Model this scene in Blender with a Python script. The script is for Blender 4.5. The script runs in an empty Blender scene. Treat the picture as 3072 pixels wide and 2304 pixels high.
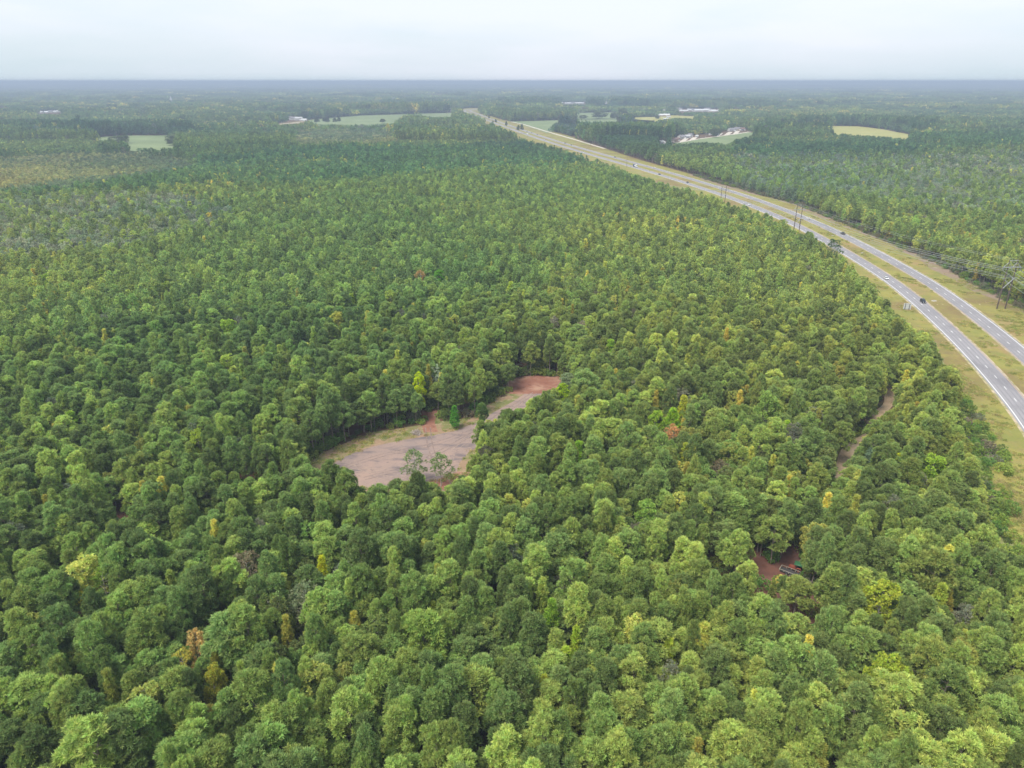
import bpy, bmesh, math, random
import numpy as np
from mathutils import Vector, Matrix

sc = bpy.context.scene
col = sc.collection
R = math.radians

# ------------------------------------------------------------------ camera
CAM_Z = 114.0
F_PX = 2170.0                      # focal length in pixels of the 3072 wide photograph
PITCH = math.atan((1152 - 243) / F_PX)
cd = bpy.data.cameras.new('camera')
cam = bpy.data.objects.new('camera', cd)
col.objects.link(cam)
cd.sensor_width = 36.0
cd.lens = 36.0 * F_PX / 3072
cd.clip_start = 1.0
cd.clip_end = 120000.0
cam.location = (0, 0, CAM_Z)
cam.rotation_euler = (R(90) - PITCH, 0, 0)
sc.camera = cam

# ------------------------------------------------------------------ world, sun, exposure
SUN_EL, SUN_AZ = R(58), R(230)     # azimuth clockwise from +Y (behind and left of the camera)
w = bpy.data.worlds.new('World')
sc.world = w
w.use_nodes = True
nt = w.node_tree
bg = nt.nodes['Background']
bg.inputs['Strength'].default_value = 0.148
sky = nt.nodes.new('ShaderNodeTexSky')
sky.sky_type = 'NISHITA'
sky.sun_disc = False
sky.sun_elevation = SUN_EL
sky.sun_rotation = SUN_AZ
sky.dust_density = 3.0
tc = nt.nodes.new('ShaderNodeTexCoord')
mp = nt.nodes.new('ShaderNodeMapping')
mp.inputs['Scale'].default_value = (1.0, 1.0, 5.0)
nz = nt.nodes.new('ShaderNodeTexNoise')
nz.inputs['Scale'].default_value = 1.6
nz.inputs['Detail'].default_value = 5.0
nz.inputs['Roughness'].default_value = 0.5
rmp = nt.nodes.new('ShaderNodeValToRGB')
rmp.color_ramp.elements[0].position = 0.42
rmp.color_ramp.elements[0].color = (1.74, 2.04, 2.24, 1)
rmp.color_ramp.elements[1].position = 0.60
rmp.color_ramp.elements[1].color = (2.16, 2.27, 2.54, 1)
mx = nt.nodes.new('ShaderNodeMix')
mx.data_type = 'RGBA'
mx.inputs['Factor'].default_value = 0.90
nt.links.new(tc.outputs['Generated'], mp.inputs['Vector'])
nt.links.new(mp.outputs['Vector'], nz.inputs['Vector'])
nt.links.new(nz.outputs['Fac'], rmp.inputs['Fac'])
nt.links.new(sky.outputs['Color'], mx.inputs[6])
nt.links.new(rmp.outputs['Color'], mx.inputs[7])
nt.links.new(mx.outputs[2], bg.inputs['Color'])

sl = bpy.data.lights.new('sun', 'SUN')
sl.energy = 1.85
sl.angle = R(28)
sl.color = (1.0, 0.96, 0.88)
sun = bpy.data.objects.new('sun', sl)
col.objects.link(sun)
sd = Vector((math.sin(SUN_AZ) * math.cos(SUN_EL), math.cos(SUN_AZ) * math.cos(SUN_EL), math.sin(SUN_EL)))
sun.rotation_euler = sd.to_track_quat('Z', 'Y').to_euler()
sun.location = (0, 0, 300)

sc.view_settings.view_transform = 'Standard'
sc.view_settings.look = 'None'
sc.view_settings.gamma = 1
sc.view_settings.exposure = 1.5
sc.cycles.max_bounces = 6
sc.cycles.diffuse_bounces = 3
sc.cycles.glossy_bounces = 1
sc.cycles.transmission_bounces = 4
sc.cycles.volume_bounces = 0
sc.cycles.use_denoising = True
sc.cycles.caustics_reflective = False
sc.cycles.caustics_refractive = False

# ------------------------------------------------------------------ mapping between the map and the photograph
cP, sP = math.cos(PITCH), math.sin(PITCH)

def at(px, py, z=0.0):
    u = (px - 1536) / F_PX; v = (py - 1152) / F_PX
    d = v * cP + sP
    return (u / d * (CAM_Z - z), (cP - v * sP) / d * (CAM_Z - z))

def project(x, y, z):
    dz = CAM_Z - z
    dep = y * cP + dz * sP
    vv = (dz * cP - y * sP) / dep
    return 1536 + F_PX * x / dep, 1152 + F_PX * vv

def inpoly(px, py, poly):
    P = np.asarray(poly, float)
    inside = np.zeros(px.shape, bool)
    bx = (px > P[:, 0].min()) & (px < P[:, 0].max()) & (py > P[:, 1].min()) & (py < P[:, 1].max())
    if not bx.any():
        return inside
    x, y = px[bx], py[bx]
    r = np.zeros(x.shape, bool)
    j = len(P) - 1
    for i in range(len(P)):
        xi, yi = P[i]; xj, yj = P[j]
        if yi != yj:
            c = ((yi > y) != (yj > y)) & (x < (xj - xi) * (y - yi) / (yj - yi) + xi)
            r ^= c
        j = i
    inside[bx] = r
    return inside

_vn = {}
def vnoise(x, y, scale, seed=0):
    if seed not in _vn:
        _vn[seed] = np.random.default_rng(1000 + seed).random((256, 256))
    T = _vn[seed]
    X = np.asarray(x) / scale + 1000.37; Y = np.asarray(y) / scale + 1000.71
    xi = np.floor(X).astype(int); yi = np.floor(Y).astype(int)
    fx = X - xi; fy = Y - yi
    fx = fx * fx * (3 - 2 * fx); fy = fy * fy * (3 - 2 * fy)
    a = T[xi % 256, yi % 256]; b = T[(xi + 1) % 256, yi % 256]
    c = T[xi % 256, (yi + 1) % 256]; d = T[(xi + 1) % 256, (yi + 1) % 256]
    return (a * (1 - fx) + b * fx) * (1 - fy) + (c * (1 - fx) + d * fx) * fy

def fbm(x, y, scale, seed=0):
    return vnoise(x, y, scale, seed) * .5 + vnoise(x, y, scale / 2.1, seed + 1) * .3 + vnoise(x, y, scale / 4.3, seed + 2) * .2

# ------------------------------------------------------------------ tagging and materials
def tag(o, label=None, cat=None, group=None, kind=None):
    if label: o['label'] = label
    if cat: o['category'] = cat
    if group: o['group'] = group
    if kind: o['kind'] = kind
    return o

def empty(name, loc, rz=0.0):
    o = bpy.data.objects.new(name, None)
    col.objects.link(o)
    o.location = loc
    o.rotation_euler = (0, 0, rz)
    o.empty_display_size = 0.5
    return o

def set_in(node, name, val):
    if name in node.inputs:
        node.inputs[name].default_value = val

def mat(name, color, rough=0.8, metal=0.0, noise=None, spec=0.3):
    m = bpy.data.materials.new(name)
    m.use_nodes = True
    t = m.node_tree
    b = t.nodes['Principled BSDF']
    b.inputs['Roughness'].default_value = rough
    b.inputs['Metallic'].default_value = metal
    set_in(b, 'Specular IOR Level', spec)
    c = (*color, 1)
    if noise:
        c2, scale, lo, hi = noise
        co = t.nodes.new('ShaderNodeTexCoord')
        n = t.nodes.new('ShaderNodeTexNoise')
        n.inputs['Scale'].default_value = scale
        n.inputs['Detail'].default_value = 5
        r = t.nodes.new('ShaderNodeValToRGB')
        r.color_ramp.elements[0].position = lo; r.color_ramp.elements[0].color = c
        r.color_ramp.elements[1].position = hi; r.color_ramp.elements[1].color = (*c2, 1)
        t.links.new(co.outputs['Object'], n.inputs['Vector'])
        t.links.new(n.outputs['Fac'], r.inputs['Fac'])
        t.links.new(r.outputs['Color'], b.inputs['Base Color'])
    else:
        b.inputs['Base Color'].default_value = c
    return m

def ground_mat(name, layers, rough=0.95):
    """layers: list of (colour, noise scale, lo, hi, stretch); the first is the base and the others lie over it in patches"""
    m = bpy.data.materials.new(name)
    m.use_nodes = True
    t = m.node_tree
    b = t.nodes['Principled BSDF']
    b.inputs['Roughness'].default_value = rough
    set_in(b, 'Specular IOR Level', 0.1)
    co = t.nodes.new('ShaderNodeTexCoord')
    prev = None
    for i, L in enumerate(layers):
        c, scale, lo, hi = L[:4]
        if i == 0:
            rgb = t.nodes.new('ShaderNodeRGB'); rgb.outputs[0].default_value = (*c, 1)
            prev = rgb.outputs[0]
            continue
        mpn = t.nodes.new('ShaderNodeMapping')
        mpn.inputs['Location'].default_value = (17.3 * i, 5.1 * i, 0)
        if len(L) > 4:
            mpn.inputs['Scale'].default_value = L[4]
        if len(L) > 5:
            mpn.inputs['Rotation'].default_value = (0, 0, L[5])
        n = t.nodes.new('ShaderNodeTexNoise')
        n.inputs['Scale'].default_value = scale
        n.inputs['Detail'].default_value = 6
        n.inputs['Roughness'].default_value = .62
        mr = t.nodes.new('ShaderNodeMapRange')
        mr.inputs['From Min'].default_value = lo; mr.inputs['From Max'].default_value = hi
        mm = t.nodes.new('ShaderNodeMix'); mm.data_type = 'RGBA'
        mm.inputs[7].default_value = (*c, 1)
        t.links.new(co.outputs['Object'], mpn.inputs['Vector'])
        t.links.new(mpn.outputs['Vector'], n.inputs['Vector'])
        t.links.new(n.outputs['Fac'], mr.inputs['Value'])
        t.links.new(mr.outputs['Result'], mm.inputs['Factor'])
        t.links.new(prev, mm.inputs[6])
        prev = mm.outputs[2]
    t.links.new(prev, b.inputs['Base Color'])
    return m

def leaf_mat(name, instanced):
    m = bpy.data.materials.new(name)
    m.use_nodes = True
    t = m.node_tree
    t.nodes.remove(t.nodes['Principled BSDF'])
    out = t.nodes['Material Output']
    a = t.nodes.new('ShaderNodeAttribute'); a.attribute_name = 'col'; a.attribute_type = 'GEOMETRY'
    if instanced:
        b = t.nodes.new('ShaderNodeAttribute'); b.attribute_name = 'tint'; b.attribute_type = 'INSTANCER'
        bo = b.outputs['Color']
    else:
        b = t.nodes.new('ShaderNodeObjectInfo'); bo = b.outputs['Color']
    mm = t.nodes.new('ShaderNodeMix'); mm.data_type = 'RGBA'; mm.blend_type = 'MULTIPLY'
    mm.inputs['Factor'].default_value = 1
    t.links.new(a.outputs['Color'], mm.inputs[6]); t.links.new(bo, mm.inputs[7])
    d = t.nodes.new('ShaderNodeBsdfDiffuse'); tr = t.nodes.new('ShaderNodeBsdfTranslucent')
    ms = t.nodes.new('ShaderNodeMixShader'); ms.inputs['Fac'].default_value = 0.48
    t.links.new(mm.outputs[2], d.inputs['Color']); t.links.new(mm.outputs[2], tr.inputs['Color'])
    t.links.new(d.outputs[0], ms.inputs[1]); t.links.new(tr.outputs[0], ms.inputs[2])
    t.links.new(ms.outputs[0], out.inputs['Surface'])
    return m

M_LEAF_I = leaf_mat('foliage_in_forest', True)
M_LEAF_O = leaf_mat('foliage', False)
M_BARK = mat('pine_bark', (.20, .155, .12), .9, noise=((.30, .26, .22), 1.2, .35, .7))
M_BARK_PALE = mat('pale_bark', (.42, .39, .33), .9, noise=((.26, .23, .19), 1.5, .4, .7))

# ------------------------------------------------------------------ mesh helpers
class MB:
    def __init__(s):
        s.v = []; s.f = []; s.n = 0
    def add(s, v, f):
        v = np.asarray(v, float)
        s.v.append(v)
        s.f += [tuple(i + s.n for i in q) for q in f]
        s.n += len(v)
    def box(s, x0, y0, z0, x1, y1, z1, M=None):
        v = np.array([(x, y, z) for z in (z0, z1) for y in (y0, y1) for x in (x0, x1)], float)
        if M is not None: v = v @ np.array(M.to_3x3()).T + np.array(M.translation)
        s.add(v, [(0, 2, 3, 1), (4, 5, 7, 6), (0, 1, 5, 4), (2, 6, 7, 3), (0, 4, 6, 2), (1, 3, 7, 5)])
    def tube(s, pts, rad, n=6, cap=True):
        pts = np.asarray(pts, float)
        rad = np.broadcast_to(np.asarray(rad, float), (len(pts),))
        V = []
        for i, p in enumerate(pts):
            d = pts[min(i + 1, len(pts) - 1)] - pts[max(i - 1, 0)]
            d /= np.linalg.norm(d) + 1e-9
            a = np.cross(d, (0, 0, 1)) if abs(d[2]) < .9 else np.cross(d, (1, 0, 0))
            a /= np.linalg.norm(a); b = np.cross(d, a)
            for k in range(n):
                t = 2 * math.pi * k / n
                V.append(p + rad[i] * (a * math.cos(t) + b * math.sin(t)))
        Fs = [(i * n + k, i * n + (k + 1) % n, (i + 1) * n + (k + 1) % n, (i + 1) * n + k) for i in range(len(pts) - 1) for k in range(n)]
        if cap:
            Fs += [tuple(range(n))[::-1], tuple(range((len(pts) - 1) * n, len(pts) * n))]
        s.add(V, Fs)
    def prism(s, prof, y0, y1, top=None):
        """side profile in x,z drawn across y0..y1; top: inset of points above a height"""
        n = len(prof); V = []
        for y, sg in ((y0, 1), (y1, -1)):
            for (x, z) in prof:
                V.append((x, y + (sg * top(z) if top else 0), z))
        Fs = [tuple(range(n)), tuple(range(2 * n - 1, n - 1, -1))]
        Fs += [(i, i + n, (i + 1) % n + n, (i + 1) % n) for i in range(n)]
        s.add(V, Fs)
    def mesh(s, name, m):
        me = bpy.data.meshes.new(name)
        v = np.concatenate(s.v) if s.v else np.zeros((0, 3))
        me.from_pydata(v.tolist(), [], s.f)
        me.materials.append(m)
        me.update()
        return me
    def build(s, name, m, parent=None, smooth=False):
        me = s.mesh(name, m)
        if smooth:
            me.polygons.foreach_set('use_smooth', [True] * len(me.polygons))
        o = bpy.data.objects.new(name, me)
        col.objects.link(o)
        if parent: o.parent = parent
        return o

def poly_mesh(name, poly, z, m, kind='structure', label=None):
    mb = MB()
    mb.add([(x, y, z) for x, y in poly], [tuple(range(len(poly)))])
    o = mb.build(name, m)
    bm = bmesh.new(); bm.from_mesh(o.data)
    bmesh.ops.triangulate(bm, faces=bm.faces[:])
    for f in bm.faces:
        if f.normal.z < 0: f.normal_flip()
    bm.to_mesh(o.data); bm.free()
    return tag(o, kind=kind, label=label)

# ------------------------------------------------------------------ highway
def spline(P, step=6.0):
    P = np.array(P, float)
    out = []
    for i in range(len(P) - 1):
        p0 = P[max(i - 1, 0)]; p1 = P[i]; p2 = P[i + 1]; p3 = P[min(i + 2, len(P) - 1)]
        n = max(2, int(np.linalg.norm(p2 - p1) / step))
        # finite differences tangents on y
        def tang(a, b, c):
            return (c - a) / max(abs(c[1] - a[1]), 1e-6)
        m1 = tang(p0, p1, p2) * (p2[1] - p1[1]); m2 = tang(p1, p2, p3) * (p2[1] - p1[1])
        for k in range(n):
            t = k / n
            h = (2 * t ** 3 - 3 * t ** 2 + 1, t ** 3 - 2 * t ** 2 + t, -2 * t ** 3 + 3 * t ** 2, t ** 3 - t ** 2)
            out.append(h[0] * p1 + h[1] * m1 + h[2] * p2 + h[3] * m2)
    out.append(P[-1])
    return np.array(out)

ROAD_PTS = [(120, 20), (132, 95), (163, 170), (193.2, 250), (219.3, 350), (236.3, 450), (244.3, 600), (240.5, 700), (228.9, 800), (192.8, 1000),
            (125.6, 1300), (64, 1600), (-6, 2000), (-89, 2500), (-166, 3000), (-194, 3180), (-196, 3270), (-170, 3420), (-90, 3600)]
ROAD = spline(ROAD_PTS)
_s = np.concatenate([[0], np.cumsum(np.hypot(*np.diff(ROAD, axis=0).T))])

def road_frame(s):
    x = np.interp(s, _s, ROAD[:, 0]); y = np.interp(s, _s, ROAD[:, 1])
    e = 3.0
    dx = np.interp(s + e, _s, ROAD[:, 0]) - np.interp(s - e, _s, ROAD[:, 0])
    dy = np.interp(s + e, _s, ROAD[:, 1]) - np.interp(s - e, _s, ROAD[:, 1])
    L = np.hypot(dx, dy)
    return x, y, dx / L, dy / L

def road_at(s, off):
    x, y, tx, ty = road_frame(s)
    return x + ty * off, y - tx * off, tx, ty     # positive offset lies to the right looking away

GAP = 20.6
def ribbon(name, o0, o1, z, m, s0=0.0, s1=None, step=8.0, kind='structure'):
    s1 = s1 or _s[-1]
    ss = np.arange(s0, s1 + step, step)
    x, y, tx, ty = road_frame(ss)
    V = []; Fs = []
    for i in range(len(ss)):
        V.append((x[i] + ty[i] * o0, y[i] - tx[i] * o0, z)); V.append((x[i] + ty[i] * o1, y[i] - tx[i] * o1, z))
        if i: Fs.append((2 * i - 2, 2 * i - 1, 2 * i + 1, 2 * i))
    mb = MB(); mb.add(V, Fs)
    return mb

# materials of the ground
M_FLOOR = ground_mat('forest_floor', [((.135, .068, .045), 1, 0, 1), ((.075, .06, .03), .09, .42, .62), ((.17, .09, .06), .35, .5, .66), ((.05, .075, .022), .06, .5, .7)])
M_VERGE = ground_mat('mown_grass', [((.245, .225, .060), 1, 0, 1), ((.185, .190, .050), .06, .44, .60), ((.27, .19, .085), .035, .50, .66), ((.185, .135, .06), .014, .5, .64),
                                    ((.26, .225, .06), .10, .52, .70), ((.17, .16, .055), .5, .55, .72), ((.46, .38, .26), .16, .66, .72, (2.2, .8, 1), .25)])
M_ASPH = ground_mat('pale_asphalt', [((.265, .253, .262), 1, 0, 1), ((.20, .192, .20), .06, .45, .65), ((.25, .24, .245), .5, .5, .75), ((.15, .145, .155), .02, .60, .68, (1, .3, 1), .2)], .85)
M_TRACK = ground_mat('worn_asphalt', [((.205, .197, .208), 1, 0, 1), ((.23, .22, .23), .3, .45, .65)], .85)
M_WHITE = mat('road_paint_white', (.75, .75, .74), .7)
M_YELLOW = mat('road_paint_yellow', (.52, .33, .16), .7)
M_SAND = ground_mat('sandy_shoulder', [((.42, .34, .24), 1, 0, 1), ((.25, .23, .10), .25, .42, .56), ((.55, .47, .36), .6, .55, .75)])
M_REDDIRT = ground_mat('red_dirt', [((.23, .105, .072), 1, 0, 1), ((.33, .20, .14), .12, .45, .65), ((.17, .075, .055), .4, .52, .7)])
M_REDSHADE = ground_mat('shaded_red_dirt', [((.145, .068, .05), 1, 0, 1), ((.19, .10, .075), .15, .45, .65), ((.10, .05, .038), .4, .5, .7)])  # red dirt darkened, with the shade of the canopy put into its colour
M_TAN = ground_mat('tan_dirt', [((.26, .175, .11), 1, 0, 1), ((.15, .155, .055), .13, .43, .56), ((.34, .26, .17), .5, .52, .72), ((.09, .11, .035), .30, .57, .68), ((.26, .14, .10), .05, .52, .7)])
M_LOT = ground_mat('gravel', [((.235, .178, .158), 1, 0, 1), ((.30, .21, .17), .05, .42, .62), ((.145, .118, .118), .09, .5, .64, (1, 3.0, 1), .5), ((.11, .095, .095), .8, .6, .72), ((.28, .205, .165), .35, .55, .74, (1, 4, 1), .35)])
M_ROUGH = ground_mat('rough_grass', [((.16, .17, .05), 1, 0, 1), ((.26, .22, .09), .10, .5, .66), ((.09, .11, .035), .2, .5, .68)])
M_FIELD = ground_mat('crop_field', [((.15, .19, .085), 1, 0, 1), ((.20, .245, .115), .01, .4, .65), ((.15, .20, .09), .03, .5, .7, (1, 6, 1), .4)])
M_FIELD_Y = ground_mat('yellow_field', [((.33, .30, .10), 1, 0, 1), ((.27, .28, .09), .01, .4, .6, (1, 5, 1), .1), ((.38, .34, .13), .03, .5, .7)])
M_CONC = ground_mat('pale_concrete', [((.55, .50, .43), 1, 0, 1), ((.45, .40, .33), .08, .45, .6)])

# ground: one disc reaching past the horizon, slightly denser near the viewer
mb = MB()
rad = [0] + list(np.geomspace(60, 60000, 26))
NS = 48
V = [(0, 0, 0)] + [(r * math.cos(2 * math.pi * k / NS), r * math.sin(2 * math.pi * k / NS), 0) for r in rad[1:] for k in range(NS)]
Fs = [(0, 1 + k, 1 + (k + 1) % NS) for k in range(NS)]
for i in range(len(rad) - 2):
    a = 1 + i * NS; b = a + NS
    Fs += [(a + k, b + k, b + (k + 1) % NS, a + (k + 1) % NS) for k in range(NS)]
mb.add(V, Fs)
tag(mb.build('ground', M_FLOOR), kind='structure')

LEFT = np.array([(104, 25), (112, 120), (135, 170), (142, 184), (160, 220), (168, 250), (180, 280), (188, 300), (191, 348), (196, 400), (202, 443), (206, 495), (204, 560), (197, 607),
                 (188, 656), (180, 690), (168, 740), (150, 837), (143, 886), (120, 990), (100, 1049), (80, 1155), (55, 1282), (22, 1441), (0, 1535),
                 (-32, 1700), (-75, 2000), (-150, 2500), (-215, 2900), (-235, 3100), (-250, 3250), (-230, 3450), (-170, 3650)], float)
RIGHT = np.array([(185, 25), (215, 120), (240, 200), (262, 290), (278, 377), (281, 415), (289, 480), (290, 568), (289, 619), (288, 676), (286, 742), (274, 788), (262, 853), (244, 931), (239, 980),
                  (221, 1071), (200, 1179), (171, 1378), (140, 1600), (125, 1747), (90, 1904), (40, 2150), (-40, 2500), (-105, 2900), (-120, 3080), (-120, 3200), (-90, 3370), (-10, 3500)], float)
def xleft(y): return np.interp(y, LEFT[:, 1], LEFT[:, 0])
def xright(y): return np.interp(y, RIGHT[:, 1], RIGHT[:, 0])

mb = MB()
ys = np.concatenate([np.arange(30, 1000, 10), np.arange(1000, 3560, 30)])
V = []; Fs = []
for i, y in enumerate(ys):
    a, b = xleft(y) - 1, xright(y) + 1
    for k in range(5): V.append((a + (b - a) * k / 4, y, 0.008))
    if i:
        for k in range(4):
            Fs.append((5 * i - 5 + k, 5 * i - 4 + k, 5 * i + 1 + k, 5 * i + k))
mb.add(V, Fs)
tag(mb.build('grass_verge', M_VERGE), kind='structure')

for off, nm in ((0, 'near'), (GAP, 'far')):
    sg = -1 if nm == 'near' else 1          # outer side
    # sandy strips, pavement, markings
    a = MB()
    for o0, o1 in ((5.3, 6.3),):
        q = ribbon('', off + sg * o0, off + sg * o1, 0.014, None); a.add(np.concatenate(q.v), q.f)
    q = ribbon('', off - sg * 4.3, off - sg * 4.9, 0.014, None); a.add(np.concatenate(q.v), q.f)
    tag(a.build('gravel_shoulder', M_SAND), kind='structure')
    tag(ribbon('', off - 5.3 if nm == 'near' else off - 4.3, off + 4.3 if nm == 'near' else off + 5.3, 0.022, None).build('road', M_ASPH), kind='structure')
    for lc in (-1.83, 1.83):
        for wt in (-.85, .85):
            tag(ribbon('', off + lc + wt - .28, off + lc + wt + .28, .0245, None, s1=1500).build('wheel_track', M_TRACK), kind='structure')
    a = ribbon('', off + sg * 4.25, off + sg * 4.5, 0.027, None)
    tag(a.build('road_edge_line', M_WHITE), kind='structure')
    a = ribbon('', off - sg * 3.75, off - sg * 3.95, 0.027, None)
    tag(a.build('road_edge_line', M_YELLOW), kind='structure')
    # dashes, one every 12.19 m
    a = MB()
    s0 = 4.0
    V = []; Fs = []
    for s in np.arange(s0, _s[-1] - 10, 12.19):
        if road_frame(s)[1] > 1500: break
        x0, y0, tx, ty = road_at(s, off); x1, y1, tx1, ty1 = road_at(s + 3.2, off)
        hw = .10
        n = len(V)
        V += [(x0 - ty * hw, y0 + tx * hw, .027), (x0 + ty * hw, y0 - tx * hw, .027), (x1 + ty1 * hw, y1 - tx1 * hw, .027), (x1 - ty1 * hw, y1 + tx1 * hw, .027)]
        Fs.append((n, n + 1, n + 2, n + 3))
    a.add(V, Fs)
    tag(a.build('lane_marking', M_WHITE), kind='structure')

def pxpoly(P): return [at(*p) for p in P]

# clearing with gravel lot in the middle of the wood
CLEAR = [(-66, 206), (-63, 213), (-56, 221), (-48, 229), (-38, 232), (-31, 235), (-32, 246), (-28, 246), (-26, 237), (-20, 239), (-13, 241), (-10, 250), (-6, 259), (1, 265),
         (-2, 276), (8, 281), (20, 279), (24, 270), (18, 255), (12, 240), (2, 226), (-8, 212), (-11, 204), (-10, 190), (-11, 178), (-25, 172), (-42, 173), (-58, 180), (-66, 192)]
poly_mesh('dirt_clearing', CLEAR, .006, M_TAN)
LOT = [(-57.5, 206), (-54, 211.5), (-47, 217.5), (-38, 222), (-27, 226), (-20, 229.5), (-12, 237), (-6, 246), (0, 254), (5, 262), (12, 263), (15, 259), (9, 248), (3, 237), (-5, 226), (-10.5, 219),
       (-14.5, 213), (-17, 206), (-17.5, 200), (-24, 195), (-34, 191), (-44, 190.5), (-53, 194), (-58, 200)]
poly_mesh('gravel_lot', LOT, .014, M_LOT)
poly_mesh('red_dirt_patch', [(-1, 262), (-2, 277), (8, 282), (21, 280), (24, 271), (15, 263), (8, 262)], .018, M_REDDIRT)
poly_mesh('red_dirt_patch', [(-31, 228), (-33, 236), (-34, 247), (-30, 249), (-28, 246), (-28, 236), (-26, 228.5)], .018, M_REDDIRT)
poly_mesh('red_dirt_patch', [(-25, 202), (-14, 200), (-11, 190), (-12, 180), (-24, 176), (-30, 190)], .010, M_REDDIRT)

# tyre tracks in the lot
M_RUT = ground_mat('tyre_rut', [((.145, .11, .10), 1, 0, 1), ((.23, .165, .135), .5, .42, .56)])
M_RUT2 = ground_mat('worn_rut', [((.29, .215, .175), 1, 0, 1), ((.20, .15, .13), .5, .45, .6)])
rt = random.Random(5)
for i, P in enumerate(([(-54, 203), (-42, 212), (-28, 218), (-14, 229), (-2, 246), (8, 262)], [(-50, 199), (-38, 204), (-24, 214), (-12, 228), (-1, 247), (9, 263)], [(-20, 197), (-25, 207), (-28, 219), (-30, 232)],
                       [(-16, 186), (-20, 200), (-20, 214), (-12, 228)], [(-24, 182), (-22, 196), (-26, 210), (-40, 214)], [(-52, 207), (-40, 196), (-26, 196), (-18, 206)], [(-46, 196), (-33, 203), (-22, 216), (-10, 232)], [(-18, 184), (-26, 194), (-40, 199), (-52, 204)])):
    P = np.array(P, float); cc = [np.array([np.interp(t, range(len(P)), P[:, k]) for t in np.linspace(0, len(P) - 1, 40)]) for k in (0, 1)]
    C_ = np.stack(cc, 1)
    for _ in range(4): C_[1:-1] = (C_[:-2] + C_[1:-1] * 2 + C_[2:]) / 4
    d = np.gradient(C_, axis=0); d /= np.linalg.norm(d, axis=1)[:, None]; nrm = np.stack([-d[:, 1], d[:, 0]], 1)
    mb = MB()
    for sd_ in (-.85, .85):
        V = []; Fs = []
        for k in range(len(C_)):
            wv = .16 + .05 * math.sin(k * 1.3 + i)
            for e in (-wv, wv):
                q = C_[k] + nrm[k] * (sd_ + e); V.append((q[0], q[1], .0185 + i * .0012))
            if k: Fs.append((2 * k - 2, 2 * k, 2 * k + 1, 2 * k - 1))
        mb.add(V, Fs)
    tag(mb.build('tyre_track', M_RUT if i % 2 == 0 else M_RUT2), kind='structure')

# trail to the right
TRAIL = [(158, 285), (151, 264), (143, 251), (134, 241), (130, 236), (127, 229), (119, 221), (112, 213), (106, 204), (98, 192), (90, 180)]
tp = spline(TRAIL[::-1], 3.0)
V = []; Fs = []
for i, p in enumerate(tp):
    d = tp[min(i + 1, len(tp) - 1)] - tp[max(i - 1, 0)]; d /= np.linalg.norm(d)
    hw = 2.1 + .5 * math.sin(i * .7)
    V += [(p[0] - d[1] * hw, p[1] + d[0] * hw, .016), (p[0] + d[1] * hw, p[1] - d[0] * hw, .016)]
    if i: Fs.append((2 * i - 2, 2 * i - 1, 2 * i + 1, 2 * i))
mb = MB(); mb.add(V, Fs)
tag(mb.build('trail', ground_mat('pale_track', [((.36, .26, .17), 1, 0, 1), ((.25, .20, .11), .3, .5, .66), ((.42, .33, .22), .06, .5, .66)])), kind='structure')
poly_mesh('rough_grass', [(88, 185), (84, 200), (92, 212), (106, 222), (122, 232), (131, 232), (112, 205), (100, 190)], .008, M_ROUGH)
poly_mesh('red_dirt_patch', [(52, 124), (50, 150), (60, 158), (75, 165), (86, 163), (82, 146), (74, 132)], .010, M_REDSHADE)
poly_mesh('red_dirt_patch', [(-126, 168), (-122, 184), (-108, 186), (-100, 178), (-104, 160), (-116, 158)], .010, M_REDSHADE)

# far fields (drawn where they lie, with their hidden near edges)
FIELDS = {
 'field_west': ([(262, 414), (330, 409), (393, 406.5), (508, 406), (536, 450), (527, 458), (389, 460), (330, 450), (262, 425)], M_FIELD),
 'field_north': ([(918, 363), (929, 359), (1000, 353), (1075, 346), (1189, 343.5), (1262, 341), (1366, 338), (1366, 356), (1250, 364), (1187, 384), (948, 387), (915, 376)], M_FIELD),
 'field_east': ([(1534, 364.5), (1660, 361), (1780, 358), (1900, 358), (1964, 362), (1964, 378), (1849, 380), (1682, 384), (1640, 400), (1623, 392)], M_FIELD),
 'field_beyond': ([(1725, 338), (1858, 337), (1858, 358), (1725, 360)], M_FIELD),
 'farm_pasture': ([(1895, 352), (1970, 350), (2000, 346), (2030, 346), (2088, 349), (2088, 362), (2040, 366), (1960, 370), (1895, 374)], M_FIELD_Y),
 'field_subdivision': ([(2004, 433), (2036, 427), (2089, 418), (2143, 410), (2247, 396.5), (2284, 401), (2236, 417), (2196, 440), (2190, 452), (2100, 452), (2010, 444)], M_FIELD),
 'yellow_field': ([(2487, 378), (2574, 379), (2650, 388), (2742, 406), (2730, 428), (2600, 425), (2488, 418)], M_FIELD_Y),
 'sandy_yard': ([(812, 371), (893, 364), (925, 359), (925, 369), (840, 377), (812, 377)], M_TAN),
}
NAME_OF = {'field_west': 'crop_field', 'field_north': 'crop_field', 'field_east': 'crop_field', 'field_beyond': 'crop_field', 'farm_pasture': 'pasture',
           'field_subdivision': 'hay_field', 'yellow_field': 'yellow_field', 'sandy_yard': 'sandy_yard'}
for k, (P, m) in FIELDS.items():
    poly_mesh(NAME_OF[k], pxpoly(P), .05, m)
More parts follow.
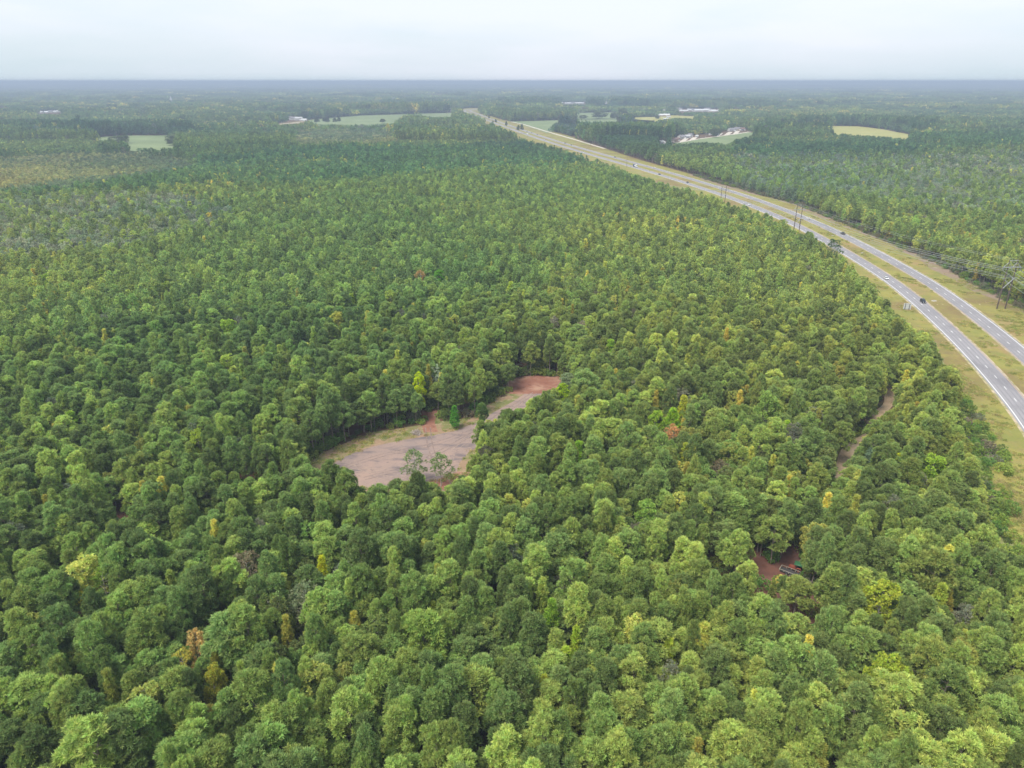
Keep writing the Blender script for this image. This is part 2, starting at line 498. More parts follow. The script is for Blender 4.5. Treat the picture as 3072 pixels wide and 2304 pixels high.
# dirt road along the highway, street and driveways of the new houses
def strip(name, pts, hw, z, m):
    p = np.array([at(*q) for q in pts]); V = []; Fs = []
    for i in range(len(p)):
        d = p[min(i + 1, len(p) - 1)] - p[max(i - 1, 0)]; d = d / np.linalg.norm(d)
        V += [(p[i][0] - d[1] * hw, p[i][1] + d[0] * hw, z), (p[i][0] + d[1] * hw, p[i][1] - d[0] * hw, z)]
        if i: Fs.append((2 * i - 2, 2 * i - 1, 2 * i + 1, 2 * i))
    mb = MB(); mb.add(V, Fs)
    return tag(mb.build(name, m), kind='structure')
strip('dirt_road', [(1534, 365.5), (1570, 373), (1640, 394.5), (1708, 414), (1775, 434), (1815, 446)], 3.2, .08, M_CONC)
strip('street', [(2007, 427.5), (2038, 427), (2089, 418), (2143, 410.5), (2200, 403), (2250, 395.5)], 3.5, .10, M_CONC)
for q in ([(2014, 425), (2030, 415)], [(2045, 425.5), (2060, 415)], [(2075, 420.5), (2085, 412)], [(2150, 409), (2163, 400)], [(2178, 405.5), (2192, 396)], [(2205, 402), (2214, 393)]):
    strip('driveway', q, 5.0, .06, M_CONC)
strip('sandy_track', [(815, 374), (860, 371), (905, 366)], 4.0, .09, M_CONC)

# ------------------------------------------------------------------ what must stay in view between the trees (lines of sight measured in the photograph)
VIS_ROAD = [(3072, 1620), (3041, 1499), (3039, 1395), (3018, 1344), (2989, 1308), (2945, 1236), (2909, 1196), (2891, 1135), (2860, 1105), (2819, 1090), (2812, 1063), (2797, 1030), (2790, 999),
            (2750, 990), (2719, 969), (2701, 951), (2677, 930), (2666, 902), (2635, 892), (2635, 875), (2607, 833), (2576, 826), (2558, 794), (2541, 776), (2512, 756),
            (2483, 735), (2455, 722), (2439, 704), (2401, 679), (2383, 669), (2360, 660), (2335, 656), (2315, 645), (2287, 633), (2262, 622), (2238, 610), (2200, 598),
            (2164, 589), (2150, 580), (2116, 568), (2096, 563), (2069, 563), (2047, 558), (2035, 548), (2015, 557), (1993, 545), (1974, 548), (1947, 535), (1918, 526), (1884, 518),
            (1864, 506), (1843, 494), (1813, 491), (1792, 478), (1750, 463), (1700, 448), (1640, 430), (1612, 417), (1590, 404), (1560, 400), (1520, 388), (1490, 378), (1462, 362), (1440, 350), (1415, 341),
            (1392, 337), (1384, 333), (1392, 329), (1426, 323), (1429, 330), (1420, 337), (1450, 345), (1490, 357), (1530, 366), (1570, 373), (1640, 392), (1700, 405), (1815, 446), (1830, 458), (1920, 480), (2001, 503), (2083, 526),
            (2123, 540), (2220, 566), (2308, 591), (2390, 611), (2471, 645), (2557, 679), (2640, 715), (2823, 794), (2963, 871), (3072, 927)]
VIS_BRUSH = [(2868, 1160), (2909, 1196), (2945, 1236), (2989, 1308), (3018, 1344), (3039, 1395), (3041, 1499), (3072, 1620), (3072, 1720), (2985, 1640), (2945, 1500), (2930, 1406), (2880, 1300), (2868, 1220)]
VIS_LOT = [(981, 1366), (1042, 1330), (1124, 1296), (1286, 1280), (1280, 1240), (1300, 1240), (1328, 1270), (1429, 1255), (1445, 1225), (1490, 1194), (1547, 1176), (1524, 1145), (1600, 1150), (1680, 1140), (1665, 1165), (1612, 1178), (1583, 1210),
           (1540, 1222), (1500, 1238), (1480, 1262), (1435, 1268), (1427, 1300), (1410, 1320), (1410, 1395), (1392, 1422), (1350, 1442), (1320, 1425), (1270, 1418), (1200, 1412), (1160, 1416), (1100, 1404), (1050, 1398), (1018, 1396)]
VIS_TRAIL = [(2692, 1165), (2686, 1228), (2664, 1242), (2632, 1262), (2604, 1290), (2596, 1280), (2618, 1250), (2636, 1222), (2652, 1190), (2670, 1165)]
VIS_TRAIL2 = [(2622, 1290), (2600, 1320), (2578, 1345), (2550, 1385), (2540, 1420), (2512, 1466), (2486, 1460), (2484, 1430), (2508, 1400), (2530, 1365), (2545, 1340), (2500, 1330), (2510, 1320), (2570, 1315), (2604, 1285)]
VIS_RED = [(2240, 1745), (2240, 1722), (2262, 1695), (2275, 1680), (2300, 1688), (2350, 1690), (2365, 1655), (2375, 1640), (2395, 1650), (2408, 1680), (2405, 1720), (2395, 1735), (2340, 1722), (2300, 1728)]
VIS_RED2 = [(305, 1553), (345, 1540), (400, 1528), (402, 1555), (370, 1575), (345, 1575)]
VIS_GAPS = [[(625, 1830), (650, 1825), (670, 1850), (675, 1900), (655, 1890)], [(1440, 2200), (1470, 2200), (1478, 2235), (1465, 2260), (1445, 2255)], [(180, 1668), (205, 1660), (210, 1690), (190, 1695)],
            [(2418, 1418), (2445, 1412), (2450, 1438), (2425, 1432)], [(60, 1790), (100, 1775), (110, 1795), (70, 1815)], [(1540, 1085), (1570, 1080), (1575, 1110), (1545, 1112)]]
VIS_FAR = [
 [(271, 415), (330, 410), (393, 408), (508, 407), (510, 425), (528, 444), (389, 446), (384, 426), (330, 420)],
 [(926, 362), (1000, 354), (1075, 347), (1189, 344), (1187, 370), (1132, 373), (948, 374)],
 [(1227, 343), (1262, 342), (1358, 339), (1360, 351), (1300, 352), (1250, 346)],
 [(1536, 365), (1660, 361.5), (1780, 358.5), (1900, 359), (1960, 363), (1849, 367), (1682, 367.5), (1640, 370), (1625, 375), (1623, 388), (1600, 383)],
 [(1727, 338), (1856, 338), (1856, 355), (1727, 357)],
 [(1900, 353), (1970, 350), (2000, 347), (2030, 347), (2083, 350), (2085, 357), (2040, 354), (2005, 356), (1950, 366), (1900, 364)],
 [(2010, 427), (2012, 414), (2085, 405), (2130, 402), (2180, 392), (2185, 386), (2232, 386), (2247, 394), (2282, 401), (2230, 415), (2205, 421), (2180, 436), (2160, 431), (2120, 427), (2036, 432)],
 [(2488, 379), (2574, 380), (2650, 389), (2738, 407), (2714, 417), (2660, 412), (2560, 405), (2491, 399)],
 [(815, 372), (862, 366), (865, 352), (908, 352), (918, 358), (918, 368), (842, 375)],
 [(1350, 320), (1360, 320), (1360, 340), (1350, 340)], [(108, 334), (192, 333), (192, 343), (108, 343)], [(415, 335), (440, 335), (440, 341), (415, 341)],
 [(513, 297), (524, 297), (524, 311), (513, 311)], [(1678, 307), (1765, 306), (1765, 314), (1678, 315)], [(1808, 306), (1830, 306), (1830, 313), (1808, 313)],
 [(2028, 326), (2165, 326), (2165, 337), (2028, 337)], [(1990, 329), (2002, 329), (2002, 337), (1990, 337)], [(1975, 422), (2000, 422), (2000, 434), (1975, 434)],
]
VIS_ALL = [VIS_ROAD, VIS_LOT, VIS_TRAIL, VIS_TRAIL2, VIS_RED, VIS_RED2] + VIS_GAPS + VIS_FAR

def blocks(x, y, h, r, polys=VIS_ALL, crown=(.45, .7, .95), foot=True):
    """True where a tree of height h and crown radius r would cover ground that the photograph shows"""
    b = np.zeros(x.shape, bool)
    for P in polys:
        pts = [(0, t, .55) for t in crown] + ([(0, 0.02, 0), (0, .25, 0)] if foot else [])
        for (_, t, rr) in pts:
            for sx in ((-1, 0, 1) if rr else (0,)):
                if t == crown[-1] and sx: continue
                px, py = project(x + sx * r * rr, y, h * t)
                b |= inpoly(px, py, P)
    return b

# ------------------------------------------------------------------ tree models
def leaves(rng, C, D, n, L, W, spread, cvar, base_tint=None):
    """n leaf diamonds at each centre C fanning about direction D"""
    N = len(C)
    Cn = np.repeat(C, n, 0); Dn = np.repeat(D, n, 0)
    d = Dn + rng.normal(0, spread, Dn.shape)
    d /= np.linalg.norm(d, axis=1)[:, None] + 1e-9
    s = np.cross(d, rng.normal(0, 1, d.shape)); s /= np.linalg.norm(s, axis=1)[:, None] + 1e-9
    l = L * rng.uniform(.7, 1.25, (N * n, 1)); wd = W * rng.uniform(.7, 1.2, (N * n, 1))
    v = np.stack([Cn, Cn + d * l * .55 + s * wd * .5, Cn + d * l, Cn + d * l * .55 - s * wd * .5], 1).reshape(-1, 3)
    tuftc = rng.uniform(1 - cvar, 1 + cvar, (N, 1))
    c = np.ones((N, 3)) * tuftc
    c[:, 0] *= rng.uniform(.88, 1.15, N)
    if base_tint is not None: c *= base_tint
    c = np.repeat(c, n * 4, 0)
    return v, c

def quads_mesh(name, v, c, m):
    n = len(v) // 4
    me = bpy.data.meshes.new(name)
    me.vertices.add(len(v)); me.vertices.foreach_set('co', v.astype(np.float32).ravel())
    me.loops.add(n * 4); me.loops.foreach_set('vertex_index', np.arange(n * 4, dtype=np.int32))
    me.polygons.add(n)
    me.polygons.foreach_set('loop_start', np.arange(0, n * 4, 4, dtype=np.int32))
    me.update(calc_edges=True)
    a = me.color_attributes.new('col', 'FLOAT_COLOR', 'POINT')
    a.data.foreach_set('color', np.concatenate([c, np.ones((len(c), 1))], 1).astype(np.float32).ravel())
    me.materials.append(m)
    return me

def crown_points(rng, kind, H, Rr, n_lobes, n_tufts):
    """lobe centres and tuft centres/directions of a crown"""
    base = {'pine': .46, 'broad': .22, 'cone': .18, 'thin': .40, 'young': .05}[kind]
    lob = []
    k = 0
    ph = rng.uniform(0, 6.28)
    peak = rng.random() if kind == 'pine' else 0
    while len(lob) < n_lobes:
        k += 1
        t = min(1.0, max(.01, (len(lob) + .5) / n_lobes + rng.normal(0, .02)))
        if kind in ('pine', 'thin'):
            rr = Rr * math.sqrt(max(0, 1 - ((t - .34) / .68) ** 2)) * (1.05 - .25 * max(0, t - .4)) * (1.08 - .42 * peak * t)
        elif kind == 'broad':
            rr = Rr * math.sqrt(max(0, 1 - ((t - .45) / .62) ** 2))
        else:
            rr = Rr * (1 - t) ** .75 * (1 if t > .1 else .8)
        a = ph + k * 2.39996 + rng.normal(0, .35)
        if kind in ('pine', 'broad'):
            rr *= 1 + .24 * math.cos(a - ph * 2.3) + .10 * math.sin(3 * a + ph)
            if n_lobes > 24 and rng.random() < .14 and k < 300: continue
        q = rng.uniform(.55, .95) if rr > .6 else rng.uniform(0, .5)
        q *= 1 + .18 * math.sin(a * 2 + ph)
        z = H * (base + (1 - base) * t * .94)
        lr = ({'thin': .30, 'cone': .20}.get(kind, .25) if n_lobes > 24 else .32) * Rr * rng.uniform(.7, 1.35)
        lob.append((rr * q * math.cos(a), rr * q * math.sin(a), z - lr * .4, lr))
    L = np.array(lob)
    idx = rng.choice(len(L), n_tufts, p=L[:, 3] ** 2 / (L[:, 3] ** 2).sum())
    d = rng.normal(0, 1, (n_tufts, 3)); d[:, 2] = d[:, 2] * .8 + .45
    out = L[idx, :3].copy(); out[:, 2] -= H * .62; d += out / (np.linalg.norm(out, axis=1)[:, None] + .1) * .55
    d /= np.linalg.norm(d, axis=1)[:, None]
    C = L[idx, :3] + d * L[idx, 3:4] * rng.uniform(.66, 1.20, (n_tufts, 1)) * np.array([1, 1, .8])
    D = d + np.array([0, 0, .45]); D /= np.linalg.norm(D, axis=1)[:, None]
    return L, C, D

def make_tree(seed, kind, H, Rr, lod):
    rng = np.random.default_rng(seed)
    trunk = MB()
    lean = rng.normal(0, .012, 2)
    def axis(z): return np.array([lean[0] * z + .12 * math.sin(z * .35 + seed), lean[1] * z + .12 * math.cos(z * .3 + seed), z])
    if lod == 0:
        nl = {'pine': 42, 'broad': 46, 'cone': 50, 'thin': 26}[kind]
        nt_ = {'pine': 900, 'broad': 1300, 'cone': 620, 'thin': 420}[kind]
        L, C, D = crown_points(rng, kind, H, Rr, nl, nt_)
        if kind in ('pine', 'cone'): v, c = leaves(rng, C, D, 13, .62, .14, .66, .34)
        elif kind == 'thin': v, c = leaves(rng, C, D, 8, .52, .16, .6, .28)
        else: v, c = leaves(rng, C, D, 6, .46, .27, .75, .30)
        zs = np.linspace(0, H * .93, 7)
        r0 = .022 * Rr * 2.6
        trunk.tube([axis(z) for z in zs], np.linspace(r0 * 1.15, .035, 7), 6)
        for q in L[::2] if kind != 'thin' else L:
            z0 = max(q[2] - abs(rng.normal(.9, .4)), H * .15)
            a = axis(z0); b = q[:3]
            trunk.tube([a, (a + b) / 2 + np.array([0, 0, -.08]), b], [.07, .045, .015], 4, cap=False)
        if kind == 'pine':   # dead stubs below the crown
            for _ in range(6):
                z0 = H * rng.uniform(.25, .45); an = rng.uniform(0, 6.28); a = axis(z0)
                trunk.tube([a, a + np.array([math.cos(an) * .9, math.sin(an) * .9, .15])], [.03, .01], 3, cap=False)
    elif lod == 1:
        nl = 30
        L, C, D = crown_points(rng, kind, H, Rr, nl, 250 if kind != 'thin' else 100)
        v, c = leaves(rng, C, D, 4, .85, .40, .65, .36)
        trunk.tube([axis(0), axis(H * .5), axis(H * .9)], [.16, .12, .04], 4, cap=False)
    else:
        L, C, D = crown_points(rng, kind, H, Rr, 14, 60)
        v, c = leaves(rng, C, D, 3, 1.5, .95, .6, .32)
        trunk.tube([axis(0), axis(H * .85)], [.18, .08], 3, cap=False)
    return v, c, trunk

def joined(name, v, c, trunk, m_leaf, m_bark):
    """crown and trunk in one mesh, for the forest masses"""
    me = quads_mesh(name, v, c, m_leaf)
    if trunk is None or not trunk.v: return me
    tv = np.concatenate(trunk.v)
    nv, nf = len(v), len(v) // 4
    fs = [tuple(range(i * 4, i * 4 + 4)) for i in range(nf)] + [tuple(i + nv for i in f) for f in trunk.f]
    m2 = bpy.data.meshes.new(name)
    m2.from_pydata(np.concatenate([v, tv]).tolist(), [], fs)
    m2.materials.append(m_leaf); m2.materials.append(m_bark)
    mi = np.zeros(len(fs), np.int32); mi[nf:] = 1
    m2.polygons.foreach_set('material_index', mi)
    a = m2.color_attributes.new('col', 'FLOAT_COLOR', 'POINT')
    cc = np.ones((nv + len(tv), 4), np.float32); cc[:nv, :3] = c
    a.data.foreach_set('color', cc.ravel())
    bpy.data.meshes.remove(me)
    return m2

KINDS = ['pine', 'broad', 'cone', 'thin']
HT = {'pine': 16.0, 'broad': 13.0, 'cone': 14.0, 'thin': 13.0}
RD = {'pine': 2.5, 'broad': 3.0, 'cone': 2.1, 'thin': 2.7}
NV = {'pine': 8, 'broad': 5, 'cone': 4, 'thin': 3}
MODEL = {}     # (kind, variant) -> crown mesh, trunk mesh for individual trees
protos0, protos1, protos2 = [], [], []
IDX = {}       # kind -> list of indices
for kd in KINDS:
    IDX[kd] = []
    for i in range(NV[kd]):
        rs = np.random.default_rng(77 + i + len(kd) * 13)
        Rr = RD[kd] * (1 + .16 * rs.normal()) ; Hh = HT[kd]
        Rr = min(max(Rr, RD[kd] * .75), RD[kd] * 1.3)
        seed = hash_ = 100 * KINDS.index(kd) + i + 5
        v, c, tr = make_tree(seed, kd, Hh, Rr, 0)
        bark = M_BARK if kd in ('pine', 'cone') else M_BARK_PALE
        MODEL[kd, i] = (quads_mesh('crown', v, c, M_LEAF_O), tr.mesh('trunk', bark))
        IDX[kd].append(len(protos0))
        protos0.append(joined('tree', v, c, tr, M_LEAF_I, bark))
        v, c, tr = make_tree(seed + 1000, kd, Hh, Rr, 1); protos1.append(joined('tree', v, c, tr, M_LEAF_I, bark))
        v, c, tr = make_tree(seed + 2000, kd, Hh, Rr, 2); protos2.append(joined('tree', v, c, tr, M_LEAF_I, bark))

def proto_collection(name, meshes):
    pc = bpy.data.collections.new(name)
    for i, me in enumerate(meshes):
        pc.objects.link(bpy.data.objects.new('%s_%03d' % (name, i), me))
    return pc

def scatter(name, x, y, z, rot, scl, idx, tint, pc, label, cat):
    """one 'stuff' object: a point mesh whose geometry nodes put a tree model on each point"""
    n = len(x)
    me = bpy.data.meshes.new(name)
    me.vertices.add(n)
    me.vertices.foreach_set('co', np.stack([x, y, z], 1).astype(np.float32).ravel())
    def at_(nm, ty, arr, key):
        a = me.attributes.new(nm, ty, 'POINT'); a.data.foreach_set(key, np.ascontiguousarray(arr).ravel())
    at_('rot', 'FLOAT_VECTOR', np.stack([rot * 0, rot * 0, rot], 1).astype(np.float32), 'vector')
    at_('scl', 'FLOAT_VECTOR', scl.astype(np.float32), 'vector')
    at_('idx', 'INT', idx.astype(np.int32), 'value')
    at_('tint', 'FLOAT_COLOR', np.concatenate([tint, np.ones((n, 1))], 1).astype(np.float32), 'color')
    o = bpy.data.objects.new(name, me)
    col.objects.link(o)
    g = bpy.data.node_groups.new('scatter_trees', 'GeometryNodeTree')
    g.interface.new_socket('Geometry', in_out='INPUT', socket_type='NodeSocketGeometry')
    g.interface.new_socket('Geometry', in_out='OUTPUT', socket_type='NodeSocketGeometry')
    gi = g.nodes.new('NodeGroupInput'); go = g.nodes.new('NodeGroupOutput')
    ip = g.nodes.new('GeometryNodeInstanceOnPoints')
    ci = g.nodes.new('GeometryNodeCollectionInfo')
    ci.inputs['Collection'].default_value = pc
    ci.inputs['Separate Children'].default_value = True
    ci.inputs['Reset Children'].default_value = True
    ip.inputs['Pick Instance'].default_value = True
    def na(nm, ty):
        q = g.nodes.new('GeometryNodeInputNamedAttribute'); q.data_type = ty; q.inputs['Name'].default_value = nm
        return q.outputs['Attribute']
    er = g.nodes.new('FunctionNodeEulerToRotation')
    g.links.new(na('rot', 'FLOAT_VECTOR'), er.inputs[0])
    g.links.new(gi.outputs[0], ip.inputs['Points'])
    g.links.new(ci.outputs[0], ip.inputs['Instance'])
    g.links.new(na('idx', 'INT'), ip.inputs['Instance Index'])
    g.links.new(er.outputs[0], ip.inputs['Rotation'])
    g.links.new(na('scl', 'FLOAT_VECTOR'), ip.inputs['Scale'])
    g.links.new(ip.outputs[0], go.inputs[0])
    md = o.modifiers.new('scatter', 'NODES'); md.node_group = g
    return tag(o, label, cat, kind='stuff')

# ------------------------------------------------------------------ where the trees stand
rng = np.random.default_rng(2024)
HAZE_K = 1.0
def grid(y0, y1, sp, jit=.38, margin=40):
    ys_ = np.arange(y0, y1, sp * .87)
    X, Y = [], []
    for j, yy in enumerate(ys_):
        hwid = .708 * (yy * cP + CAM_Z * sP) * 1.10 + margin
        xs_ = np.arange(-hwid, hwid, sp) + (sp / 2 if j % 2 else 0)
        X.append(xs_); Y.append(np.full(xs_.shape, yy))
    X = np.concatenate(X); Y = np.concatenate(Y)
    X = X + rng.uniform(-jit, jit, X.shape) * sp; Y = Y + rng.uniform(-jit, jit, Y.shape) * sp
    return X, Y

PAL = {  # base colours of foliage
 'pine': np.array([(.108, .172, .040), (.092, .158, .040), (.128, .192, .044), (.082, .142, .042), (.072, .120, .036)]),
 'broad': np.array([(.115, .165, .036), (.085, .135, .034), (.150, .195, .045), (.085, .16, .038), (.07, .105, .032)]),
 'cone': np.array([(.165, .215, .040), (.13, .19, .038), (.20, .225, .042)]),
 'olive': np.array([(.145, .155, .090), (.118, .138, .078), (.155, .155, .098), (.104, .132, .070), (.145, .168, .080)]),
 'grey': np.array([(.165, .165, .105), (.135, .145, .09), (.15, .135, .085)]),
 'gold': np.array([(.21, .28, .05), (.19, .27, .05), (.23, .27, .07)]),
}
Z_OLIVE = [[(-60, 610), (120, 590), (300, 585), (430, 575), (600, 600), (720, 640), (640, 690), (460, 740), (200, 770), (-60, 780)],
           [(2190, 470), (2500, 470), (2700, 480), (3140, 455), (3140, 640), (2900, 650), (2700, 610), (2480, 590), (2330, 580), (2200, 530)],
           [(1660, 372), (1800, 368), (2010, 385), (2010, 402), (1900, 400), (1740, 400)]]
Z_YOUNG = [[(-60, 470), (180, 450), (420, 455), (560, 470), (620, 500), (420, 540), (200, 575), (-60, 590)],
           [(880, 385), (1180, 385), (1200, 425), (1000, 452), (860, 445)]]
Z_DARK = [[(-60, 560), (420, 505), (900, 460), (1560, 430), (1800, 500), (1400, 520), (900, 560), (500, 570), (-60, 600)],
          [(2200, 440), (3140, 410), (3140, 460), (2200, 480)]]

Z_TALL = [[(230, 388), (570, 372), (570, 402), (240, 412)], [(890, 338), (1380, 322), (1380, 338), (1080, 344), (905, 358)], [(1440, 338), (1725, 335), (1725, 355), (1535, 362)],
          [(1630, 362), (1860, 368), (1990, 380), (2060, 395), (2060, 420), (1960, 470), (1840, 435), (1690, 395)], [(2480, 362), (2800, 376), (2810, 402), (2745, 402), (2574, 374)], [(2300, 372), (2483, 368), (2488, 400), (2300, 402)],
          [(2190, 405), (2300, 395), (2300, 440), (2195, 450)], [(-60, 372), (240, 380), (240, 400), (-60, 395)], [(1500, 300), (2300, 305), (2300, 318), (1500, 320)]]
def fill(x, y, near):
    """height factor, radius factor, kind number and colour for trees at x,y"""
    n = len(x)
    d = np.hypot(x, y)
    px, py = project(x, y, 10.0)
    olive = np.zeros(n, bool); young = np.zeros(n, bool); dark = np.zeros(n, bool)
    for P in Z_OLIVE: olive |= inpoly(px + rng.normal(0, 14, n), py + rng.normal(0, 5, n), P)
    for P in Z_YOUNG: young |= inpoly(px + rng.normal(0, 10, n), py + rng.normal(0, 3, n), P)
    for P in Z_DARK: dark |= inpoly(px + rng.normal(0, 10, n), py + rng.normal(0, 4, n), P)
    big = fbm(x, y, 90, 3)           # patches of mixed wood
    sp_ = rng.random(n)
    pb = np.clip((big - .50) * 1.8, .05, .6)
    kind = np.zeros(n, int)
    kind[sp_ < pb] = 1
    kind[(sp_ > pb) & (sp_ < pb + .05 + .10 * (big > .55))] = 2
    kind[(sp_ > .985)] = 3
    kind[olive & (rng.random(n) < .72)] = 1
    kind[olive & (rng.random(n) < .10)] = 3
    kind[young] = 0
    t = np.zeros((n, 3))
    for k, nm in enumerate(('pine', 'broad', 'cone', 'grey')):
        q = kind == k
        P = PAL[nm]
        t[q] = P[rng.integers(0, len(P), q.sum())]
    q = olive & (kind == 1); t[q] = PAL['olive'][rng.integers(0, 5, q.sum())] * 1.4
    q = young & (kind != 1); t[q] = (PAL['olive'][rng.integers(0, 5, q.sum())] * .55 + PAL['pine'][rng.integers(0, 5, q.sum())] * .5)
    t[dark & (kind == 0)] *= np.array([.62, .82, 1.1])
    g = rng.random(n) < np.where(kind == 2, .04, .002)
    t[g] = PAL['gold'][rng.integers(0, 3, g.sum())]
    green = ~(g | (kind == 3) | (olive & (kind == 1)))
    t[green] *= np.array([3.32, 2.72, 2.36])
    t[~green] *= np.array([1.75, 1.9, 1.9])
    t *= rng.uniform(.74, 1.26, (n, 1))
    # broad drift of colour over the wood, blue-green to olive
    dr = fbm(x, y, 260, 9)[:, None]
    t *= 1 + (dr - .5) * np.array([[.7, .25, -.1]])
    hf = rng.uniform(.64, 1.22, n) * (1 + .22 * (fbm(x, y, 40, 21) - .5))
    rf = rng.uniform(.66, 1.22, n) + (rng.random(n) < .08) * .3
    hf[young] *= .5; rf[young] *= .75
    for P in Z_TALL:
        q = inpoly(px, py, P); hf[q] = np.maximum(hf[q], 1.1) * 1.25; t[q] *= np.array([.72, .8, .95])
    lumv = (t @ np.array([.25, .65, .10]))[:, None]
    t = t * .91 + lumv * .09
    return hf, rf, kind, t

def stand_cells(x, y, size, seed):
    """an irregular patchwork of stands: returns a random number per stand"""
    wx = x + (fbm(x, y, size * .8, seed) - .5) * size * .9; wy = y * 1.35 + (fbm(x, y, size * .8, seed + 4) - .5) * size * .9
    ix = np.floor(wx / size).astype(int); iy = np.floor(wy / size).astype(int)
    hsh = (ix * 73856093) ^ (iy * 19349663) ^ seed * 83492791
    r = np.abs(np.sin(hsh % 100003 * 12.9898) * 43758.5453)
    return r - np.floor(r)

def in_corridor(x, y, pad=0.0):
    return (y > 25) & (y < 3560) & (x > xleft(y) - pad) & (x < xright(y) + pad)

def pip_ground(x, y, poly):
    return inpoly(x, y, poly)

